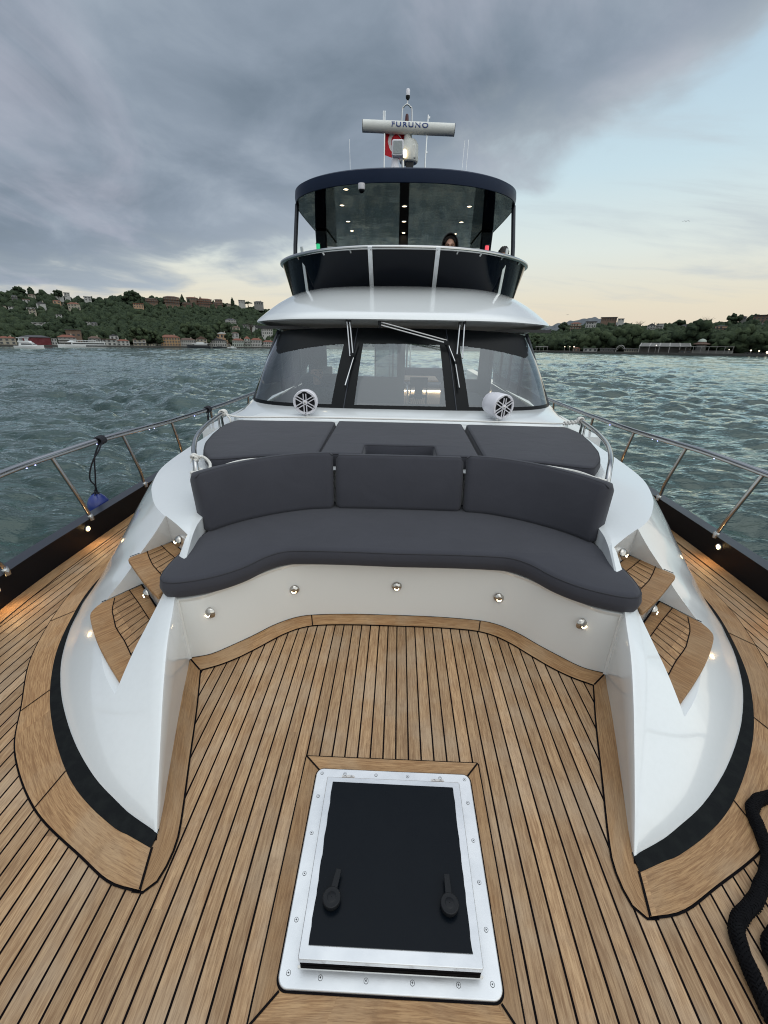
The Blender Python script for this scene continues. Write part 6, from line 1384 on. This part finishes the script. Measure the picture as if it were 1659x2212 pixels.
TREES = [(395, 655, 635, 12, 'fir', 'tall fir on the ridge standing above the brown villas'), (408, 655, 645, 8, 'fir', 'smaller fir right of the tallest ridge fir'), (434, 655, 640, 12, 'fir', 'dark fir behind the broad brown stacked villa'),
 (503, 660, 642, 7, 'cypress', 'slim cypress on the skyline left of the white block'), (537, 661, 649, 11, 'pine', 'round topped pine against the sky right of the white block'), (69, 640, 620, 10, 'cypress', 'dark cypress breaking the left skyline'),
 (44, 640, 619, 14, 'round', 'dark round tree on the left skyline'), (126, 640, 620, 11, 'round', 'upright round tree above the white hilltop villa'), (142, 700, 667, 13, 'cypress', 'broad dark cypress beside the small white three storey block'),
 (284, 662, 627, 20, 'round', 'large dome of a tree where the left skyline peaks'), (298, 662, 630, 14, 'round', 'second crown right of the skyline dome tree'), (483, 735, 693, 26, 'round', 'big light green tree above the white mansions'), (411, 740, 697, 26, 'round', 'tall round light green tree behind the long white mansion'), (447, 742, 701, 32, 'round', 'broad green tree behind the cream gabled house'),
 (340, 747, 715, 20, 'round', 'green tree left of the orange mansion'), (303, 742, 707, 28, 'round', 'broad light tree behind the cream veranda house'), (496, 750, 712, 14, 'round', 'dark green tree left of the pale green mansion'), (545, 735, 690, 16, 'bare', 'nearly bare tree rising above the terracotta row'),
 (155, 727, 688, 24, 'round', 'pale rounded tree above the brown grey block'), (112, 735, 700, 20, 'round', 'pale tree above the dark red boathouse'), (20, 743, 728, 18, 'bush', 'dark shrub mass in front of the long cream house'),
 (1280, 762, 750, 12, 'bush', 'round clipped bush before the white pavilion'), (1262, 762, 750, 12, 'bush', 'round clipped bush left of the white pavilion'), (1215, 762, 735, 22, 'round', 'dark tree behind the brown tiled kiosk'), (1172, 762, 728, 14, 'fir', 'dark conifer beside the yacht brow on the right shore'), (1150, 760, 722, 22, 'round', 'rust green tree right against the wheelhouse side'),
 (1272, 755, 716, 46, 'round', 'wide bright green tree above the white pavilion'), (1242, 755, 726, 30, 'round', 'green tree left of the wide bright one'), (1350, 758, 712, 50, 'round', 'broad green tree behind the long cream pavilion'), (1310, 760, 718, 40, 'round', 'green tree behind the dark glazed pavilion'), (1395, 762, 722, 40, 'round', 'green tree above the left end of the glasshouse'),
 (1460, 762, 722, 40, 'round', 'dense green tree right of the glasshouse'), (1502, 764, 700, 44, 'round', 'tall dark tree whose trunk leans beside the domed kiosk'), (1560, 766, 728, 44, 'round', 'low green tree behind the flat canopy'), (1600, 766, 712, 46, 'round', 'broad olive green tree above the low grey wall'), (1645, 766, 716, 44, 'round', 'green tree mass at the right picture edge'),
 (1523, 712, 683, 22, 'bare', 'wispy tree top against the peach sky'), (1464, 708, 693, 18, 'round', 'spreading dark tree on the right skyline'), (1584, 700, 677, 17, 'round', 'tallest dark tree on the right skyline beside the grey house'), (1217, 715, 699, 20, 'round', 'dark dome shaped pine below the distant ridge'), (1380, 708, 692, 18, 'bare', 'thin branched trees on the right skyline')]
for T_ in TREES: leafy_tree(T_[0], T_[1], T_[2], T_[3], T_[4], T_[5], shore=T_[1] > 735 and T_[0] > 1100 or T_[1] > 741, tone=.75 if 'light' in T_[5] or 'bright' in T_[5] or 'green tree' in T_[5] else .3)
# =================================================================== BOATS AND BIRDS
def wpos(u, v, r): a_, e_ = azel(u, v); return a_, (CW[0]+r*math.sin(a_), CW[1]+r*math.cos(a_), 0)
mw = mat('boat_white', (.62, .64, .65), .35); mdk = mat('boat_dark', (.012, .014, .02), .3)
def loft_hull(L, Bm, Hh_, nose=.3): 
    m = MB(); rows = []
    for k in range(13):
        t_ = k/12; x = -L/2+L*t_; b_ = Bm/2*(1-max(0, (t_-(1-nose))/nose)**1.8)*(.9+.1*min(1, t_*4)); s_ = Hh_*(1+.35*t_**2); rows.append([(x, -b_*.75, -.3), (x, -b_, s_*.6), (x, -b_, s_), (x, b_, s_), (x, b_, s_*.6), (x, b_*.75, -.3)])
    m.grid(rows); m.f.append(tuple(range(6))); return m
a_, ps = wpos(65, 748, 330); e = wempty('motor_cruiser', ps, -a_+math.radians(-35), 'small white flybridge cruiser heading right on the far left water', 'boat'); k_ = 330/FPX
m = loft_hull(15.5, 4.4, 1.5, .55); m.v = [(x, y, z) for x, y, z in m.v]; wpart('hull', m, mw, e, 40)
m = MB(); m.prism([(-5, -1.8), (3.5, -1.5), (4.6, 0), (3.5, 1.5), (-5, 1.8)], 1.6, 3.2, [(-4.6, -1.6), (1.6, -1.3), (2.4, 0), (1.6, 1.3), (-4.6, 1.6)]); wpart('cabin', m, mw, e, 30); m = MB(); m.prism([(-3.5, -1.75), (2.9, -1.42), (3.9, 0), (2.9, 1.42), (-3.5, 1.75)], 2.1, 2.8, [(-3.5, -1.68), (2.3, -1.38), (3.1, 0), (2.3, 1.38), (-3.5, 1.68)]); wpart('window', m, M['pane'], e)
m = MB(); m.prism([(-5, -1.7), (1, -1.5), (1.8, 0), (1, 1.5), (-5, 1.7)], 3.3, 4.2, [(-5.2, -1.7), (.4, -1.4), (1, 0), (.4, 1.4), (-5.2, 1.7)]); wpart('flybridge', m, mw, e, 30); m = MB(); m.prism([(-5.4, -1.7), (-.3, -1.5), (.3, 0), (-.3, 1.5), (-5.4, 1.7)], 5.6, 5.95); m.box(-4.6, -1.4, 4.2, -4.2, 1.4, 5.6); m.box(-1.2, -1.3, 4.2, -1, 1.3, 5.6); wpart('hardtop', m, mw, e)
a_, ps = wpos(178, 746, 420); e = wempty('passenger_ferry', ps, -a_+math.radians(184), 'long white two deck passenger ferry with pointed bow crossing on the left', 'ferry')
L = 31; m = loft_hull(L, 6, 1.9, .35); wpart('hull', m, mw, e, 40); m = MB(); m.box(-L/2+.5, -2.8, 1.9, L*.22, 2.8, 4.0); wpart('cabin', m, mw, e); m = MB(); m.box(-L/2+1, -2.86, 2.5, L*.2, 2.86, 3.5); m.box(-L/2, -3.02, .9, -2, -2.95, 1.9); m.box(-L/2, 2.95, .9, -2, 3.02, 1.9); wpart('window_band', m, M['pane'], e)
m = MB(); m.prism([(L*.12, -2.6), (L*.26, -2.0), (L*.31, 0), (L*.26, 2.0), (L*.12, 2.6)], 4.0, 5.2, [(L*.12, -2.4), (L*.20, -1.8), (L*.23, 0), (L*.20, 1.8), (L*.12, 2.4)]); m.box(-L*.30, -2.7, 5.2, L*.18, 2.7, 5.5); wpart('wheelhouse', m, mw, e)
m = MB()
for q in range(12): x = -L/2+1+q*L*.055; m.box(x, -2.8, 4.0, x+.15, -2.7, 5.2); m.box(x, 2.7, 4.0, x+.15, 2.8, 5.2)
m.box(-L/2+.5, -2.8, 4.8, L*.15, -2.72, 4.95); m.box(-L/2+.5, 2.72, 4.8, L*.15, 2.8, 4.95); wpart('railing', m, mw, e)
a_, ps = wpos(430, 751, 500); e = wempty('moored_boat', ps, -a_+math.radians(178), 'dark hulled boat with white upper deck moored before the white mansions', 'boat')
m = loft_hull(22, 5, 2.2, .3); wpart('hull', m, mdk, e, 40); m = MB(); m.box(-9, -2.2, 2.2, 5, 2.2, 4.0); wpart('cabin', m, M['pane'], e); m = MB(); m.box(-9.5, -2.5, 4.0, 6, 2.5, 4.5); m.box(-8, -2.3, 2.9, 4, -2.25, 3.5); m.box(-8, 2.25, 2.9, 4, 2.3, 3.5); m.box(-5, -1.6, 4.5, 2, 1.6, 5.6); wpart('upper_deck', m, mw, e)
a_, ps = wpos(501, 752, 500); e = wempty('small_boat', ps, -a_+math.radians(180), 'small low white launch moored at the quay right of the cream pavilion', 'boat'); m = loft_hull(9, 2.6, 1.0, .4); wpart('hull', m, mw, e, 40); m = MB(); m.box(-2, -.9, 1, 1, .9, 1.9); wpart('cabin', m, mw, e)
a_, ps = wpos(474, 752, 505); e = wempty('small_boat', ps, -a_+math.radians(176), 'low dark launch moored between the dark boat and the white one', 'boat'); m = loft_hull(13, 3, 1.1, .4); wpart('hull', m, mdk, e, 40); m = MB(); m.box(-3, -1, 1, 2, 1, 2.0); wpart('cabin', m, M['pane'], e)
for u, v, r, w, lb in ((1482, 478, 95, .55, 'lone bird gliding high in the clear sky on the right'), (1226, 680, 160, .6, 'distant gull flying low above the right ridge')):
    d_ = wray(u, v); ps = CW+d_*r; e = wempty('bird', tuple(ps), random.uniform(-.4, .4), lb, 'bird'); m = MB(); rows = []
    for k in range(-8, 9):
        t_ = k/8; x = t_*w; z = .16*w*(1-abs(2*abs(t_)-1))+(-.06*w if abs(t_) > .5 else 0); c = .16*w*(1-abs(t_)**1.5)+.01; rows.append([(x, -c*.5+abs(t_)*.1*w, z), (x, 0, z+.03*w), (x, c*.6+abs(t_)*.14*w, z), (x, 0, z-.015*w)])
    m.grid([r_+[r_[0]] for r_ in rows]); m.sphere((0, 0, .0), .09*w, 8, 6, (1, 2.8, 1)); wpart('body', m, M['interior2'], e, 60)
